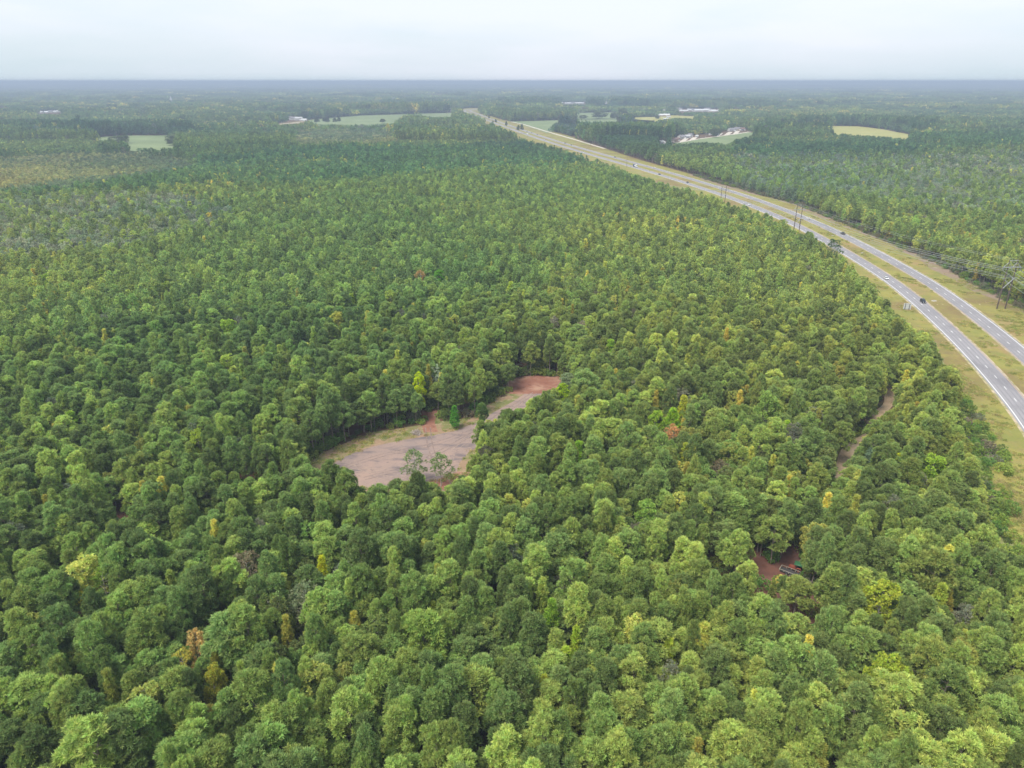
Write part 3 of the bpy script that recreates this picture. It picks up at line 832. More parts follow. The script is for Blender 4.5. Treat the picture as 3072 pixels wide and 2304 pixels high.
# --- special trees, one by one, measured in the photograph: (px, py of crown, kind, height, crown radius, colour, name, label, category)
SPECIAL = [
 (253, 1719, 'broad', 15, 4.4, (.40, .37, .13), 'yellow_tree', 'widest pale yellow tree with spreading crown near the bottom left corner', 'tree'),
 (250, 1812, 'thin', 11, 2.0, (.46, .38, .07), 'yellow_tree', 'small bright yellow tree on a pale trunk just below the widest yellow tree', 'tree'),
 (312, 1745, 'thin', 14, 2.4, (.20, .24, .05), 'yellow_tree', 'yellow green tree on pale leaning trunk beside the widest yellow tree', 'tree'),
 (968, 1708, 'cone', 15, 2.0, (.42, .37, .03), 'yellow_tree', 'vivid lemon yellow pointed tree alone among dark pines, lower left', 'tree'),
 (590, 1935, 'broad', 14, 2.2, (.42, .30, .16), 'orange_tree', 'tan orange rounded tree near red dirt gap, lower left', 'tree'),
 (548, 1990, 'thin', 12, 2.0, (.40, .34, .10), 'yellow_tree', 'thin pale yellow tree directly below the tan orange one', 'tree'),
 (640, 2040, 'broad', 13, 2.3, (.34, .29, .06), 'yellow_tree', 'mustard yellow tree rising from a broad green clump, lower left', 'tree'),
 (740, 1700, 'thin', 14, 3.6, (.20, .16, .125), 'bare_tree', 'brownish grey nearly bare tree left of the lemon yellow one', 'tree'),
 (915, 1805, 'thin', 15, 4.0, (.165, .165, .11), 'bare_tree', 'greyish green sparse tree with visible limbs below the lemon yellow one', 'tree'),
 (1275, 1905, 'pine', 19, 4.3, (.20, .235, .07), 'pale_pine', 'largest light green pine with a tall lumpy crown at lower centre', 'tree'),
 (1300, 1835, 'cone', 11, 1.3, (.24, .25, .05), 'red_tipped_tree', 'slim yellow green sapling with reddish tip above the large light pine', 'tree'),
 (1130, 1765, 'cone', 13, 1.6, (.24, .27, .06), 'sweetgum_tree', 'slender pale green pointed tree left of the large light pine', 'tree'),
 (1698, 1985, 'cone', 13, 2.3, (.34, .36, .06), 'yellow_tree', 'wide yellow green pointed tree, lower centre right', 'tree'),
 (1727, 1922, 'cone', 14, 1.6, (.33, .35, .06), 'yellow_tree', 'slim yellow green tree just behind a wider yellow one', 'tree'),
 (2005, 1958, 'cone', 14, 1.9, (.36, .36, .06), 'yellow_tree', 'yellow topped tree right of the yellow pair, lower centre right', 'tree'),
 (1632, 2064, 'cone', 13, 1.6, (.34, .32, .06), 'yellow_tree', 'small golden tipped tree in front of the yellow pair', 'tree'),
 (1655, 1845, 'cone', 15, 2.2, (.24, .31, .055), 'sweetgum_tree', 'bright lime pointed tree standing above its neighbours, lower centre', 'tree'),
 (2650, 1800, 'broad', 16, 4.3, (.30, .29, .05), 'yellow_tree', 'widest golden green tree of the lower right woods', 'tree'),
 (2818, 1795, 'cone', 15, 2.3, (.32, .32, .07), 'yellow_tree', 'narrow yellow tree right of the widest golden green one', 'tree'),
 (2660, 2020, 'broad', 15, 3.8, (.28, .29, .05), 'yellow_tree', 'yellow crowned broad tree in the lower right corner woods', 'tree'),
 (2900, 1853, 'thin', 11, 2.4, (.20, .18, .16), 'bare_tree', 'low grey leafless tree in the lower right woods', 'tree'),
 (1255, 1150, 'broad', 16, 2.6, (.40, .40, .02), 'yellow_tree', 'brilliant yellow tree at the wood edge behind the gravel lot', 'tree'),
 (1307, 1122, 'thin', 14, 1.9, (.45, .43, .42), 'dead_tree', 'white leafless dead tree behind the brilliant yellow tree', 'tree'),
 (1705, 1140, 'broad', 9, 4.2, (.19, .205, .13), 'grey_green_tree', 'grey green bushy tree at the far right end of the clearing', 'tree'),
 (683, 985, 'broad', 17, 4.2, (.26, .31, .06), 'pale_limbed_tree', 'tall yellow green tree with white limbs above the left midground', 'tree'),
 (680, 1088, 'broad', 14, 3.6, (.34, .36, .10), 'pale_yellow_tree', 'pale yellow green round tree below the white limbed one', 'tree'),
 (1691, 1180, 'broad', 14, 3.0, (.30, .34, .03), 'yellow_tree', 'lime yellow tree right of the clearing end', 'tree'),
 (1660, 1285, 'cone', 15, 2.4, (.27, .34, .05), 'sweetgum_tree', 'lime green pointed tree right of the gravel lot', 'tree'),
 (1735, 1360, 'cone', 15, 2.7, (.23, .31, .04), 'sweetgum_tree', 'wide bright green pointed tree farther right of the gravel lot', 'tree'),
 (1722, 1392, 'cone', 9, 1.2, (.36, .38, .05), 'yellow_tree', 'small yellow tree in front of the wide bright green pointed one', 'tree'),
 (2050, 1222, 'cone', 17, 2.6, (.38, .34, .05), 'yellow_tree', 'yellow orange pointed tree in the middle of the right hand woods', 'tree'),
 (2018, 1252, 'cone', 14, 3.0, (.26, .33, .04), 'sweetgum_tree', 'lime green spreading tree beside the yellow orange pointed one', 'tree'),
 (1968, 1262, 'broad', 14, 2.6, (.28, .33, .05), 'yellow_tree', 'yellow green tree left of the lime green spreading one', 'tree'),
 (2018, 1303, 'thin', 12, 2.6, (.44, .24, .14), 'orange_tree', 'salmon orange bare looking tree in the right hand woods', 'tree'),
 (2297, 1215, 'broad', 20, 3.6, (.24, .28, .09), 'pale_green_tree', 'tall pale yellow green tree above dark gap in the right hand woods', 'tree'),
 (2358, 1290, 'cone', 14, 2.4, (.30, .34, .05), 'yellow_tree', 'yellow green tree below and right of the tall pale one', 'tree'),
 (2055, 1360, 'cone', 13, 2.1, (.34, .32, .06), 'yellow_tree', 'golden green tree below the salmon orange one', 'tree'),
 (2155, 1412, 'thin', 11, 3.4, (.17, .13, .10), 'bare_tree', 'dark brown bare branched tree in the right hand woods', 'tree'),
 (1943, 1545, 'broad', 15, 3.4, (.23, .29, .08), 'pale_green_tree', 'pale green evenly rounded tree below centre right', 'tree'),
 (2422, 1450, 'broad', 7, 2.4, (.38, .42, .06), 'yellow_shrub', 'flat topped lemon yellow young tree left of the dirt trail end', 'tree'),
 (2693, 1392, 'cone', 13, 1.8, (.44, .41, .03), 'yellow_tree', 'bright yellow ragged tree right of the dirt trail', 'tree'),
 (2622, 1375, 'broad', 12, 3.1, (.145, .175, .135), 'blue_grey_tree', 'blue grey dense tree just right of the dirt trail', 'tree'),
 (2800, 1400, 'broad', 14, 4.0, (.26, .31, .05), 'yellow_green_tree', 'spiky yellow green wide tree near the highway verge', 'tree'),
 (2752, 1442, 'thin', 11, 3.0, (.22, .20, .17), 'bare_tree', 'silvery bare tree below the spiky yellow green one', 'tree'),
 (1013, 960, 'broad', 15, 3.8, (.34, .30, .08), 'orange_tree', 'orange yellow tree at the centre left of the midground woods', 'tree'),
 (1172, 895, 'broad', 15, 4.0, (.27, .29, .08), 'yellow_green_tree', 'olive yellow rounded tree in the midground left of centre', 'tree'),
 (1054, 903, 'cone', 15, 3.0, (.28, .32, .05), 'yellow_green_tree', 'lime tinted tree left of the olive yellow rounded one', 'tree'),
 (1262, 832, 'thin', 15, 3.2, (.36, .22, .12), 'orange_tree', 'small rust orange tree in the midground', 'tree'),
 (1316, 832, 'broad', 16, 4.2, (.12, .24, .03), 'bright_green_tree', 'vivid green broad tree just right of the rust orange one', 'tree'),
 (1533, 866, 'cone', 15, 3.0, (.38, .38, .07), 'yellow_tree', 'bright yellow tree at the centre of the midground woods', 'tree'),
 (1662, 975, 'thin', 15, 2.2, (.24, .20, .20), 'bare_tree', 'slim mauve grey bare tree right of centre', 'tree'),
 (1746, 990, 'thin', 14, 3.0, (.25, .20, .20), 'bare_tree', 'wider mauve grey bare tree right of the slim one', 'tree'),
 (1832, 1044, 'cone', 14, 3.2, (.26, .33, .05), 'yellow_green_tree', 'lime green tree right of the bare mauve pair', 'tree'),
 (107, 862, 'broad', 14, 3.6, (.36, .33, .07), 'yellow_tree', 'mustard yellow tree near the left edge midground', 'tree'),
 (135, 842, 'broad', 15, 3.2, (.26, .31, .05), 'yellow_green_tree', 'yellow green tree touching the mustard yellow one near the left edge', 'tree'),
 (162, 700, 'cone', 16, 3.4, (.34, .32, .08), 'yellow_tree', 'pale yellow tree farther back near the left edge', 'tree'),
 (305, 826, 'cone', 13, 3.0, (.36, .38, .09), 'yellow_tree', 'small pale lemon tree in the left midground', 'tree'),
 (505, 865, 'broad', 14, 4.2, (.25, .28, .07), 'yellow_green_tree', 'dull yellow green wide tree in the left midground', 'tree'),
 (570, 617, 'cone', 15, 4.0, (.36, .37, .08), 'yellow_tree', 'distant bright yellow tree on the left', 'tree'),
 (630, 650, 'broad', 13, 4.2, (.42, .34, .08), 'orange_tree', 'distant orange yellow tree on the left', 'tree'),
 (597, 1326, 'broad', 15, 3.0, (.28, .30, .06), 'yellow_green_tree', 'ragged yellow olive tree left of the gravel lot', 'tree'),
 (215, 1262, 'cone', 13, 3.1, (.22, .28, .05), 'yellow_green_tree', 'feathery lime green tree at the left midground', 'tree'),
 (1242, 1378, 'thin', 12, 2.9, (.19, .21, .115), 'sparse_tree', 'sparse grey green tree standing over the gravel lot', 'tree'),
 (1321, 1388, 'thin', 11, 2.8, (.17, .20, .095), 'sparse_tree', 'second sparse tree, right of the first, over the gravel lot', 'tree'),
 (2500, 742, 'thin', 20, 4.4, (.085, .115, .055), 'lone_pine', 'lone open crowned pine standing out against the near highway lanes', 'tree'),
 (1363, 1235, 'cone', 9, 2.0, (.10, .22, .04), 'young_tree', 'small bright green young tree at the back edge of the gravel lot', 'tree'),
 (1447, 1232, 'pine', 11, 1.9, (.11, .15, .05), 'young_pine', 'short young pine at the right end of the gravel lot', 'tree'),
]
spx = []
for i, S in enumerate(SPECIAL):
    px, py, kd, H, Rr, c, nm, lb, cat = S
    x, y = at(px, py, H * .72)
    spx.append((x, y, Rr, H))
    i0 = i % NV[kd]
    cme, tme = MODEL[kd, i0]
    r = empty(nm, (x, y, 0), (i * 1.7) % 6.28)
    s = Rr / RD[kd]
    r.scale = (s, s, H / HT[kd])
    tag(r, lb, cat)
    cr = bpy.data.objects.new('crown', cme); col.objects.link(cr); cr.parent = r; cr.color = (min(.8, c[0] * (1.5 if c[1] > c[0] * .85 else 1.6)), min(.8, c[1] * 1.78), min(.8, c[2] * 1.35), 1)
    tk = bpy.data.objects.new('trunk', tme); col.objects.link(tk); tk.parent = r
spx = np.array(spx)

def near_special(x, y, h):
    """trees that would stand on or hide a special tree"""
    b = np.zeros(x.shape, bool)
    for sx, sy, r, H in spx:
        d = math.hypot(sx, sy)
        ux, uy = -sx / d, -sy / d
        rx, ry = x - sx, y - sy
        along = rx * ux + ry * uy; side = np.abs(rx * uy - ry * ux)
        b |= (np.hypot(rx, ry) < r * .85 + 1.2)
        # keep the line of sight to the middle of the crown open: a crown in front must be lower
        drop = (CAM_Z - H * .6) / d
        b |= (along > 0) & (along < 24) & (side < r * .75) & (h > H * .62 + drop * along)
    return b

# --- near wood
X, Y = grid(62, 900, 4.0, margin=30)
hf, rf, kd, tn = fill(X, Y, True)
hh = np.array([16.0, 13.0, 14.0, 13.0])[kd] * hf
rr = np.array([2.5, 3.0, 2.1, 2.7])[kd] * rf
keep = ~in_corridor(X, Y, -1.5)
keep &= ~inpoly(X, Y, CLEAR)
X, Y, hf, rf, kd, tn, hh, rr = [a[keep] for a in (X, Y, hf, rf, kd, tn, hh, rr)]
alive = np.zeros(len(X), bool); todo = np.ones(len(X), bool)
for fh, fr in ((1, 1), (.82, .92), (.66, .85), (.5, .75), (.36, .62)):
    bad = blocks(X, Y, hh * fh, rr * fr) | (blocks(X, Y, hh * fh, rr * fr, [VIS_BRUSH]) & (hh * fh > 4)) | near_special(X, Y, hh * fh)
    ok = todo & ~bad
    hf[ok] *= fh; rf[ok] *= fr; alive |= ok; todo &= bad
hh = np.array([16.0, 13.0, 14.0, 13.0])[kd] * hf
keep = alive
gapn = fbm(X, Y, 26, 31)
keep &= ~((gapn > .70) & (rng.random(len(X)) < .75))
keep &= rng.random(len(X)) > .05
X, Y, hf, rf, kd, tn = [a[keep] for a in (X, Y, hf, rf, kd, tn)]
hh = hh[keep]
D = np.hypot(X, Y)
var = np.zeros(len(X), int)
for k, nm in enumerate(KINDS):
    q = kd == k; var[q] = rng.integers(0, NV[nm], q.sum())
rot = rng.uniform(0, 6.28, len(X))

# the largest in view become trees of their own
ppx, ppy = project(X, Y, hh * .7)
inv = (ppx > -20) & (ppx < 3092) & (ppy > 0) & (ppy < 2330)
dep = Y * cP + (CAM_Z - hh * .7) * sP
own = np.zeros(len(X), bool)
def size_word(h, r): 
    return 'tall' if h > 1.05 else ('low' if h < .88 else 'middle height')
LAND = [(253, 1719, 'the widest pale yellow tree'), (968, 1708, 'the lemon yellow pointed tree'), (590, 1935, 'the tan orange tree'), (740, 1700, 'the brownish bare tree'), (915, 1805, 'the greyish sparse tree'),
 (1275, 1905, 'the large light pine'), (1698, 1985, 'the wide yellow pointed tree'), (2005, 1958, 'the yellow topped tree'), (1655, 1845, 'the tall lime pointed tree'), (2650, 1800, 'the widest golden green tree'),
 (2818, 1795, 'the narrow yellow tree'), (2660, 2020, 'the yellow crowned corner tree'), (1255, 1155, 'the brilliant yellow edge tree'), (683, 985, 'the white limbed tree'), (680, 1088, 'the pale yellow round tree'),
 (1660, 1285, 'the lime tree by the lot'), (1735, 1360, 'the wide bright pointed tree'), (2050, 1222, 'the yellow orange tree'), (2018, 1303, 'the salmon orange tree'), (2297, 1215, 'the tall pale yellow tree'),
 (2155, 1412, 'the dark brown bare tree'), (1943, 1545, 'the pale round tree'), (2422, 1450, 'the lemon young tree'), (2693, 1392, 'the ragged yellow tree'), (2800, 1400, 'the spiky yellow tree'),
 (1013, 960, 'the orange midground tree'), (1172, 895, 'the olive yellow tree'), (1316, 832, 'the vivid green tree'), (1662, 975, 'the slim mauve bare tree'), (107, 862, 'the mustard yellow tree'), (505, 865, 'the dull yellow wide tree'),
 (597, 1326, 'the ragged olive tree'), (215, 1262, 'the feathery lime tree'), (1150, 1360, 'the gravel lot'), (2330, 1710, 'the trailer'), (350, 1550, 'the left red dirt'), (0, 2304, 'the bottom left corner'), (3072, 2304, 'the bottom right corner'),
 (1536, 2304, 'the bottom centre'), (768, 2304, 'the bottom edge left quarter'), (2304, 2304, 'the bottom edge right quarter'), (0, 1900, 'the left edge'), (3072, 1650, 'the verge end'), (2560, 1340, 'the dirt trail'), (0, 1450, 'the upper left edge'),
 (1300, 2100, 'the lower middle woods'), (450, 2150, 'the lower left woods'), (2350, 2060, 'the lower right woods'), (1450, 1600, 'the central woods'), (2100, 1700, 'the right central woods'), (650, 1600, 'the left central woods'), (2980, 1950, 'the right edge')]
LMX = np.array([(a, b) for a, b, _ in LAND], float); LMN = [c for _, _, c in LAND]
PENDING = []
for k, nm, N in ((0, 'pine_tree', 300), (1, 'broadleaf_tree', 300), (2, 'sweetgum_tree', 200)):
    q = np.where(inv & (kd == k))[0]
    q = q[np.argsort(dep[q] / (rf[q] * 1.0))][:N]
    own[q] = True
    for i in q:
        cme, tme = MODEL[KINDS[k], int(var[i])]
        r = empty(nm, (X[i], Y[i], 0), rot[i])
        r.scale = (rf[i], rf[i], hf[i])
        t = tn[i]
        lum = t @ np.array([.2, .7, .1])
        cw = ('golden' if t[0] > t[1] * 1.0 else 'yellow green' if t[0] > t[1] * .84 else 'dark green' if lum < .15 else 'bright green' if lum > .235 else 'mid green')
        shape = {0: 'pine', 1: 'leafy tree', 2: 'pointed tree'}[k]
        wd = 'wide' if rf[i] > 1.12 else 'narrow' if rf[i] < .86 else ''
        look = ' '.join(f'{size_word(hf[i], 1)} {wd} {cw} {shape}'.split())
        dx = LMX[:, 0] - ppx[i]; dy = LMX[:, 1] - ppy[i]
        j = int(np.argmin(np.hypot(dx, dy * 1.3))); ddx, ddy = -dx[j], -dy[j]
        if abs(ddx) > abs(ddy): rel = 'left of' if ddx < 0 else 'right of'
        else: rel = 'above' if ddy < 0 else 'below'
        PENDING.append((r, look, rel, LMN[j], math.hypot(ddx, ddy), k))
        cr = bpy.data.objects.new('crown', cme); col.objects.link(cr); cr.parent = r; cr.color = (*t, 1)
        tk = bpy.data.objects.new('trunk', tme); col.objects.link(tk); tk.parent = r

RANK = ['nearest', 'second', 'third', 'fourth', 'fifth', 'sixth', 'seventh', 'eighth', 'ninth', 'tenth', 'eleventh', 'twelfth']
GN_ = {0: 'pines of the near wood', 1: 'leafy trees of the near wood', 2: 'pointed trees of the near wood'}
by = {}
for P in PENDING: by.setdefault((P[1], P[2], P[3]), []).append(P)
for key, L_ in by.items():
    L_.sort(key=lambda q: q[4])
    for i, P in enumerate(L_):
        lb = f'{P[1]} {P[2]} {P[3]}' if len(L_) == 1 else f'{RANK[min(i, 11)]} {P[1]} {P[2]} {P[3]}'
        tag(P[0], lb, 'tree', GN_[P[5]])

idxmap = np.array([IDX[KINDS[k]][0] for k in range(4)])
def out(sel, name, protos, label, cat):
    s = np.stack([rf, rf, hf], 1)[sel]
    scatter(name, X[sel], Y[sel], X[sel] * 0, rot[sel], s, (idxmap[kd] + var)[sel], tn[sel], protos, label, cat)
PC0 = proto_collection('near_model', protos0)
PC1 = proto_collection('middle_model', protos1)
PC2 = proto_collection('far_model', protos2)
rest = ~own
LOD_A = 360
out(rest & (D < LOD_A), 'near_forest', PC0, 'dense mixed pine wood filling the ground behind the nearest trees', 'forest')
out(rest & (D >= LOD_A), 'middle_forest', PC1, 'dense mixed pine wood of the middle distance, left of and beyond the highway', 'forest')

# --- wood of the middle distance, single trees
X, Y = grid(890, 1500, 5.2, margin=60)
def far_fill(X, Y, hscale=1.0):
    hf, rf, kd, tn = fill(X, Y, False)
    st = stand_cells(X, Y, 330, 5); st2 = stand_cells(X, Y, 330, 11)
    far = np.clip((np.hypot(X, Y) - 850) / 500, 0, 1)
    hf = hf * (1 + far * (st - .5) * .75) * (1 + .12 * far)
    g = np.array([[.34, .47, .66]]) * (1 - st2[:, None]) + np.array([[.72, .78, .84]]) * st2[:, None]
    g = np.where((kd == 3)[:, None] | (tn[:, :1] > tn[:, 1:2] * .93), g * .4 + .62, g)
    tn = tn * (1 - far[:, None] + far[:, None] * g)  # haze put into the colour: foliage darker and bluer with distance, varied per stand
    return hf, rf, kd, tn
def far_keep(X, Y, hf, r):
    k = ~in_corridor(X, Y, 0)
    for P, _ in FIELDS.values():
        k &= ~inpoly(X, Y, pxpoly(P))
    k &= ~blocks(X, Y, 16 * hf, r)
    return k
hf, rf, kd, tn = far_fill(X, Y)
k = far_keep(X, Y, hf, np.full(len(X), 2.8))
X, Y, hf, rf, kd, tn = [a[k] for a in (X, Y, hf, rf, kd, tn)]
rf *= 1.06
var = np.zeros(len(X), int)
for k, nm in enumerate(KINDS):
    q = kd == k; var[q] = rng.integers(0, NV[nm], q.sum())
rot = rng.uniform(0, 6.28, len(X))
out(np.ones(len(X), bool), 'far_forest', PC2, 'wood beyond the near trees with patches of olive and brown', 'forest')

# --- clusters for greater distances
def cluster(seed, size, n, H, Rr, nt_, leaf, floor=None):
    rg = np.random.default_rng(seed)
    VV, CC = [], []
    for i in range(n):
        kind = 'pine' if rg.random() < .6 else 'broad'
        h = H * rg.uniform(.75, 1.15)
        L, C, Dn = crown_points(rg, kind, h, Rr * rg.uniform(.8, 1.25), 8, nt_)
        v, c = leaves(rg, C, Dn, 2, leaf, leaf * .62, .6, .22)
        v[:, :2] += rg.uniform(-.5, .5, 2) * size if n > 1 else 0
        VV.append(v); CC.append(c * rg.uniform(.75, 1.25) * np.array([rg.uniform(.85, 1.2), 1, 1]))
    V = np.concatenate(VV); C = np.concatenate(CC)
    if floor:
        g = int(floor[0]); xs = np.linspace(-.5, .5, g + 1) * size
        hz = floor[1] * rg.uniform(.7, 1.15, (g + 1, g + 1))
        q = []
        for i in range(g):
            for j in range(g):
                q += [(xs[i], xs[j], hz[i, j]), (xs[i + 1], xs[j], hz[i + 1, j]), (xs[i + 1], xs[j + 1], hz[i + 1, j + 1]), (xs[i], xs[j + 1], hz[i, j + 1])]
        q = np.array(q); V = np.concatenate([V, q])
        cq = np.repeat(rg.uniform(.55, .95, (g * g, 1)), 4, 0) * np.ones(3)
        C = np.concatenate([C, cq])
    return V, C
def patch_set(name, sets):
    return proto_collection(name, [quads_mesh('trees', v, c, M_LEAF_I) for v, c in sets])
PC3 = patch_set('grove_model', [cluster(300 + i, 11, 3, 15, 3.3, 26, 2.6) for i in range(8)])
PC4 = patch_set('stand_model', [cluster(400 + i, 32, 22, 15, 3.8, 11, 4.2, (4, 7)) for i in range(6)])
PC5 = patch_set('block_model', [cluster(500 + i, 105, 70, 15, 6.5, 7, 8.0, (6, 10)) for i in range(6)])
PC6 = patch_set('tract_model', [cluster(600 + i, 430, 150, 16, 16, 6, 22, (10, 12)) for i in range(5)])

def mass(y0, y1, sp, PC, nv, name, label, r, tall=1.0):
    X, Y = grid(y0, y1, sp, jit=.30, margin=sp * 3)
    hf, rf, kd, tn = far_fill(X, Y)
    kp = far_keep(X, Y, hf * tall, np.full(len(X), r))
    X, Y, hf, rf, tn = [a[kp] for a in (X, Y, hf, rf, tn)]
    rot = rng.uniform(0, 6.28, len(X)) if sp < 20 else rng.integers(0, 4, len(X)) * math.pi / 2 + rng.normal(0, .1, len(X))
    s = np.stack([rf * 0 + 1, rf * 0 + 1, hf * tall], 1)
    if sp < 20: s[:, :2] *= rng.uniform(.85, 1.2, (len(X), 1))
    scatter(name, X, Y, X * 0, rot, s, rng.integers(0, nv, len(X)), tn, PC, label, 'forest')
    return len(X)
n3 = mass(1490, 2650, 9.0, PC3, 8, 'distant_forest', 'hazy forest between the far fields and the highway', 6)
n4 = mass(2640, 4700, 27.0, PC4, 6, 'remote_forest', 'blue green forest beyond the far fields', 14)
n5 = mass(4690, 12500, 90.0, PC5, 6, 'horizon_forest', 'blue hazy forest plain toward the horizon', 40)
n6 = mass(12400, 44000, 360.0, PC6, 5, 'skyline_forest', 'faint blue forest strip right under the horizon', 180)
print('masses', n3, n4, n5, n6)

# ------------------------------------------------------------------ undergrowth, brush and logs
shr = []
for i in range(5):
    v, c, tr = make_tree(900 + i, 'broad', 2.6, 1.7, 1)
    rg = np.random.default_rng(950 + i)
    L, C, Dn = crown_points(rg, 'broad', 2.6, 1.8, 14, 170)
    v, c = leaves(rg, C, Dn, 5, .42, .24, .8, .22)
    shr.append(quads_mesh('shrub', v, c, M_LEAF_I))
PCS = proto_collection('shrub_model', shr)
def edge_dist_clear(x, y):
    P = np.array(CLEAR); d = np.full(x.shape, 1e9)
    for i in range(len(P)):
        a = P[i - 1]; b = P[i]; ab = b - a
        t = np.clip(((x - a[0]) * ab[0] + (y - a[1]) * ab[1]) / (ab @ ab + 1e-9), 0, 1)
        d = np.minimum(d, np.hypot(x - a[0] - t * ab[0], y - a[1] - t * ab[1]))
    return d
X, Y = grid(62, 980, 3.1, margin=20)
n = len(X)
# brush between the tree line and the mown verge, densest near the viewer
lx = xleft(Y); rx = xright(Y)
sc_ = rng.uniform(.5, 1.35, n)
dC = edge_dist_clear(X, Y)
inC = inpoly(X, Y, CLEAR)
in_wood = ~in_corridor(X, Y, 0) & ~inC & (np.hypot(X, Y) < 430)
k = in_wood & (rng.random(n) < .34)
k |= (~inC) & (dC < 5) & (rng.random(n) < .8)
k |= (X > lx - 9) & (X < lx + 1.5) & (Y > 100) & (Y < 950) & (rng.random(n) < .85)
k |= (X < rx + 7) & (X > rx - 2.5) & (rng.random(n) < .85)
px, py = project(X, Y, X * 0)
k |= inpoly(px, py, VIS_BRUSH) & (rng.random(n) < .45)
k &= ~blocks(X, Y, 2.2 * sc_, 1.6 * sc_, crown=(.5, .9)) | ((X < rx + 7) & (X > rx - 2.5))
k &= ~inpoly(px, py, VIS_LOT)
X, Y, sc_ = X[k], Y[k], sc_[k]; n = len(X)
tn = PAL['broad'][rng.integers(0, 5, n)] * rng.uniform(.8, 1.25, (n, 1)) * np.array([2.3, 2.2, 2.0])
dry = (X > xright(Y) - 4) & (rng.random(n) < .55) | (rng.random(n) < .07)
tn[dry] = PAL['grey'][rng.integers(0, 3, dry.sum())] * 1.9
scatter('undergrowth', X, Y, X * 0, rng.uniform(0, 6.28, n), np.stack([sc_, sc_, sc_ * rng.uniform(.7, 1.3, n)], 1), rng.integers(0, 5, n), tn, PCS,
        'leafy bushes and brush under the trees and along the verges', 'undergrowth')

# coarse grass tufts on the verges, the median and the edges of the clearing
tuf = []
for i in range(3):
    rg = np.random.default_rng(980 + i); nT = 26
    C = np.stack([rg.normal(0, .45, nT), rg.normal(0, .45, nT), rg.uniform(0, .12, nT)], 1)
    Dn = rg.normal(0, .5, (nT, 3)); Dn[:, 2] = 1; Dn /= np.linalg.norm(Dn, axis=1)[:, None]
    v, c = leaves(rg, C, Dn, 5, .42, .10, .5, .2); tuf.append(quads_mesh('tuft', v, c, M_LEAF_I))
PCT = proto_collection('tuft_model', tuf)
n = 26000
Y = 120 + 560 * rng.random(n) ** 1.3; u = rng.random(n); X = xleft(Y) + u * (xright(Y) - xleft(Y))
sN, _ = np.interp(Y, ROAD[:-3, 1], _s[:-3]), 0
rx0 = np.interp(Y, ROAD[:-3, 1], ROAD[:-3, 0]); lat = (X - rx0) * .97
k = ~(((lat > -7) & (lat < 5.6)) | ((lat > GAP - 5.6) & (lat < GAP + 7))) & (fbm(X, Y, 9, 41) > .60)
n2 = 3800; X2 = rng.uniform(-70, 30, n2); Y2 = rng.uniform(168, 285, n2)
k2 = inpoly(X2, Y2, CLEAR) & ~inpoly(X2, Y2, LOT) & (fbm(X2, Y2, 7, 44) > .47) & ((Y2 < 258) | (X2 < -8)) & ~((X2 < -24) & (X2 > -35) & (Y2 > 226) & (Y2 < 250))
X = np.concatenate([X[k], X2[k2]]); Y = np.concatenate([Y[k], Y2[k2]]); n = len(X)
sc_ = rng.uniform(.5, 1.5, n)
tn = np.array([(.50, .46, .16), (.40, .42, .13), (.52, .44, .20), (.36, .40, .11)])[rng.integers(0, 4, n)] * rng.uniform(.8, 1.15, (n, 1))
scatter('rough_grass_tufts', X, Y, X * 0 + .02, rng.uniform(0, 6.28, n), np.stack([sc_, sc_, sc_ * .8], 1), rng.integers(0, 3, n), tn, PCT, 'coarse grass tufts on the verges and clearing edges', 'grass')

# dry strip along the far tree line
M_DRY = ground_mat('dry_brush', [((.24, .175, .13), 1, 0, 1), ((.20, .19, .07), .08, .45, .62), ((.33, .27, .22), .3, .55, .72)])
mb = MB(); V = []; Fs = []
for i, y in enumerate(np.arange(290, 1000, 10)):
    wv = 7.5 + 3.5 * math.sin(y * .031) + 1.5 * math.sin(y * .11)
    V += [(float(xright(y)) - wv, y, .012), (float(xright(y)) + 1.5, y, .012)]
    if i: Fs.append((2 * i - 2, 2 * i - 1, 2 * i + 1, 2 * i))
mb.add(V, Fs); tag(mb.build('dry_ground_strip', M_DRY), kind='structure')
M_GREENB = ground_mat('weedy_ground', [((.17, .20, .065), 1, 0, 1), ((.27, .25, .11), .08, .45, .62), ((.08, .10, .03), .2, .5, .7)])
mb = MB(); V = []; Fs = []
for i, y in enumerate(np.arange(120, 480, 8)):
    V += [(float(xleft(y)) - 14, y, .012), (float(xleft(y)) + 1.5 + 1.5 * math.sin(y * .09), y, .012)]
    if i: Fs.append((2 * i - 2, 2 * i - 1, 2 * i + 1, 2 * i))
mb.add(V, Fs); tag(mb.build('weedy_ground_strip', M_GREENB), kind='structure')

M_STICK = mat('dead_wood', (.42, .36, .33), .9, noise=((.25, .20, .17), 2.0, .35, .65))
def brush_pile(px, py, r, label, seed):
    x, y = at(px, py); rg = np.random.default_rng(seed); mb = MB()
    for _ in range(110):
        a = rg.uniform(0, 6.28); q = r * math.sqrt(rg.random()); c = np.array([q * math.cos(a) * 1.3, q * math.sin(a), rg.uniform(.05, .9) * (1.2 - q / r)])
        d = rg.normal(0, 1, 3); d[2] = abs(d[2]) * .35; d /= np.linalg.norm(d); l = rg.uniform(.6, 2.2)
        mb.tube([c - d * l / 2 + [0, 0, .1], c + d * l / 2 + [0, 0, .1]], rg.uniform(.02, .07), 4)
    o = mb.build('brush_pile', M_STICK); o.location = (x, y, 0)
    o.rotation_euler.z = seed
    tag(o, label, 'brush pile', 'heaps of dead branches along the verge')
brush_pile(2880, 1254, 2.6, 'uppermost grey heap of dead branches beside the highway verge', 1)
brush_pile(2898, 1288, 2.6, 'second grey heap of dead branches from the top beside the verge', 2)
brush_pile(2922, 1313, 3.0, 'third and palest heap of dead branches beside the verge', 3)
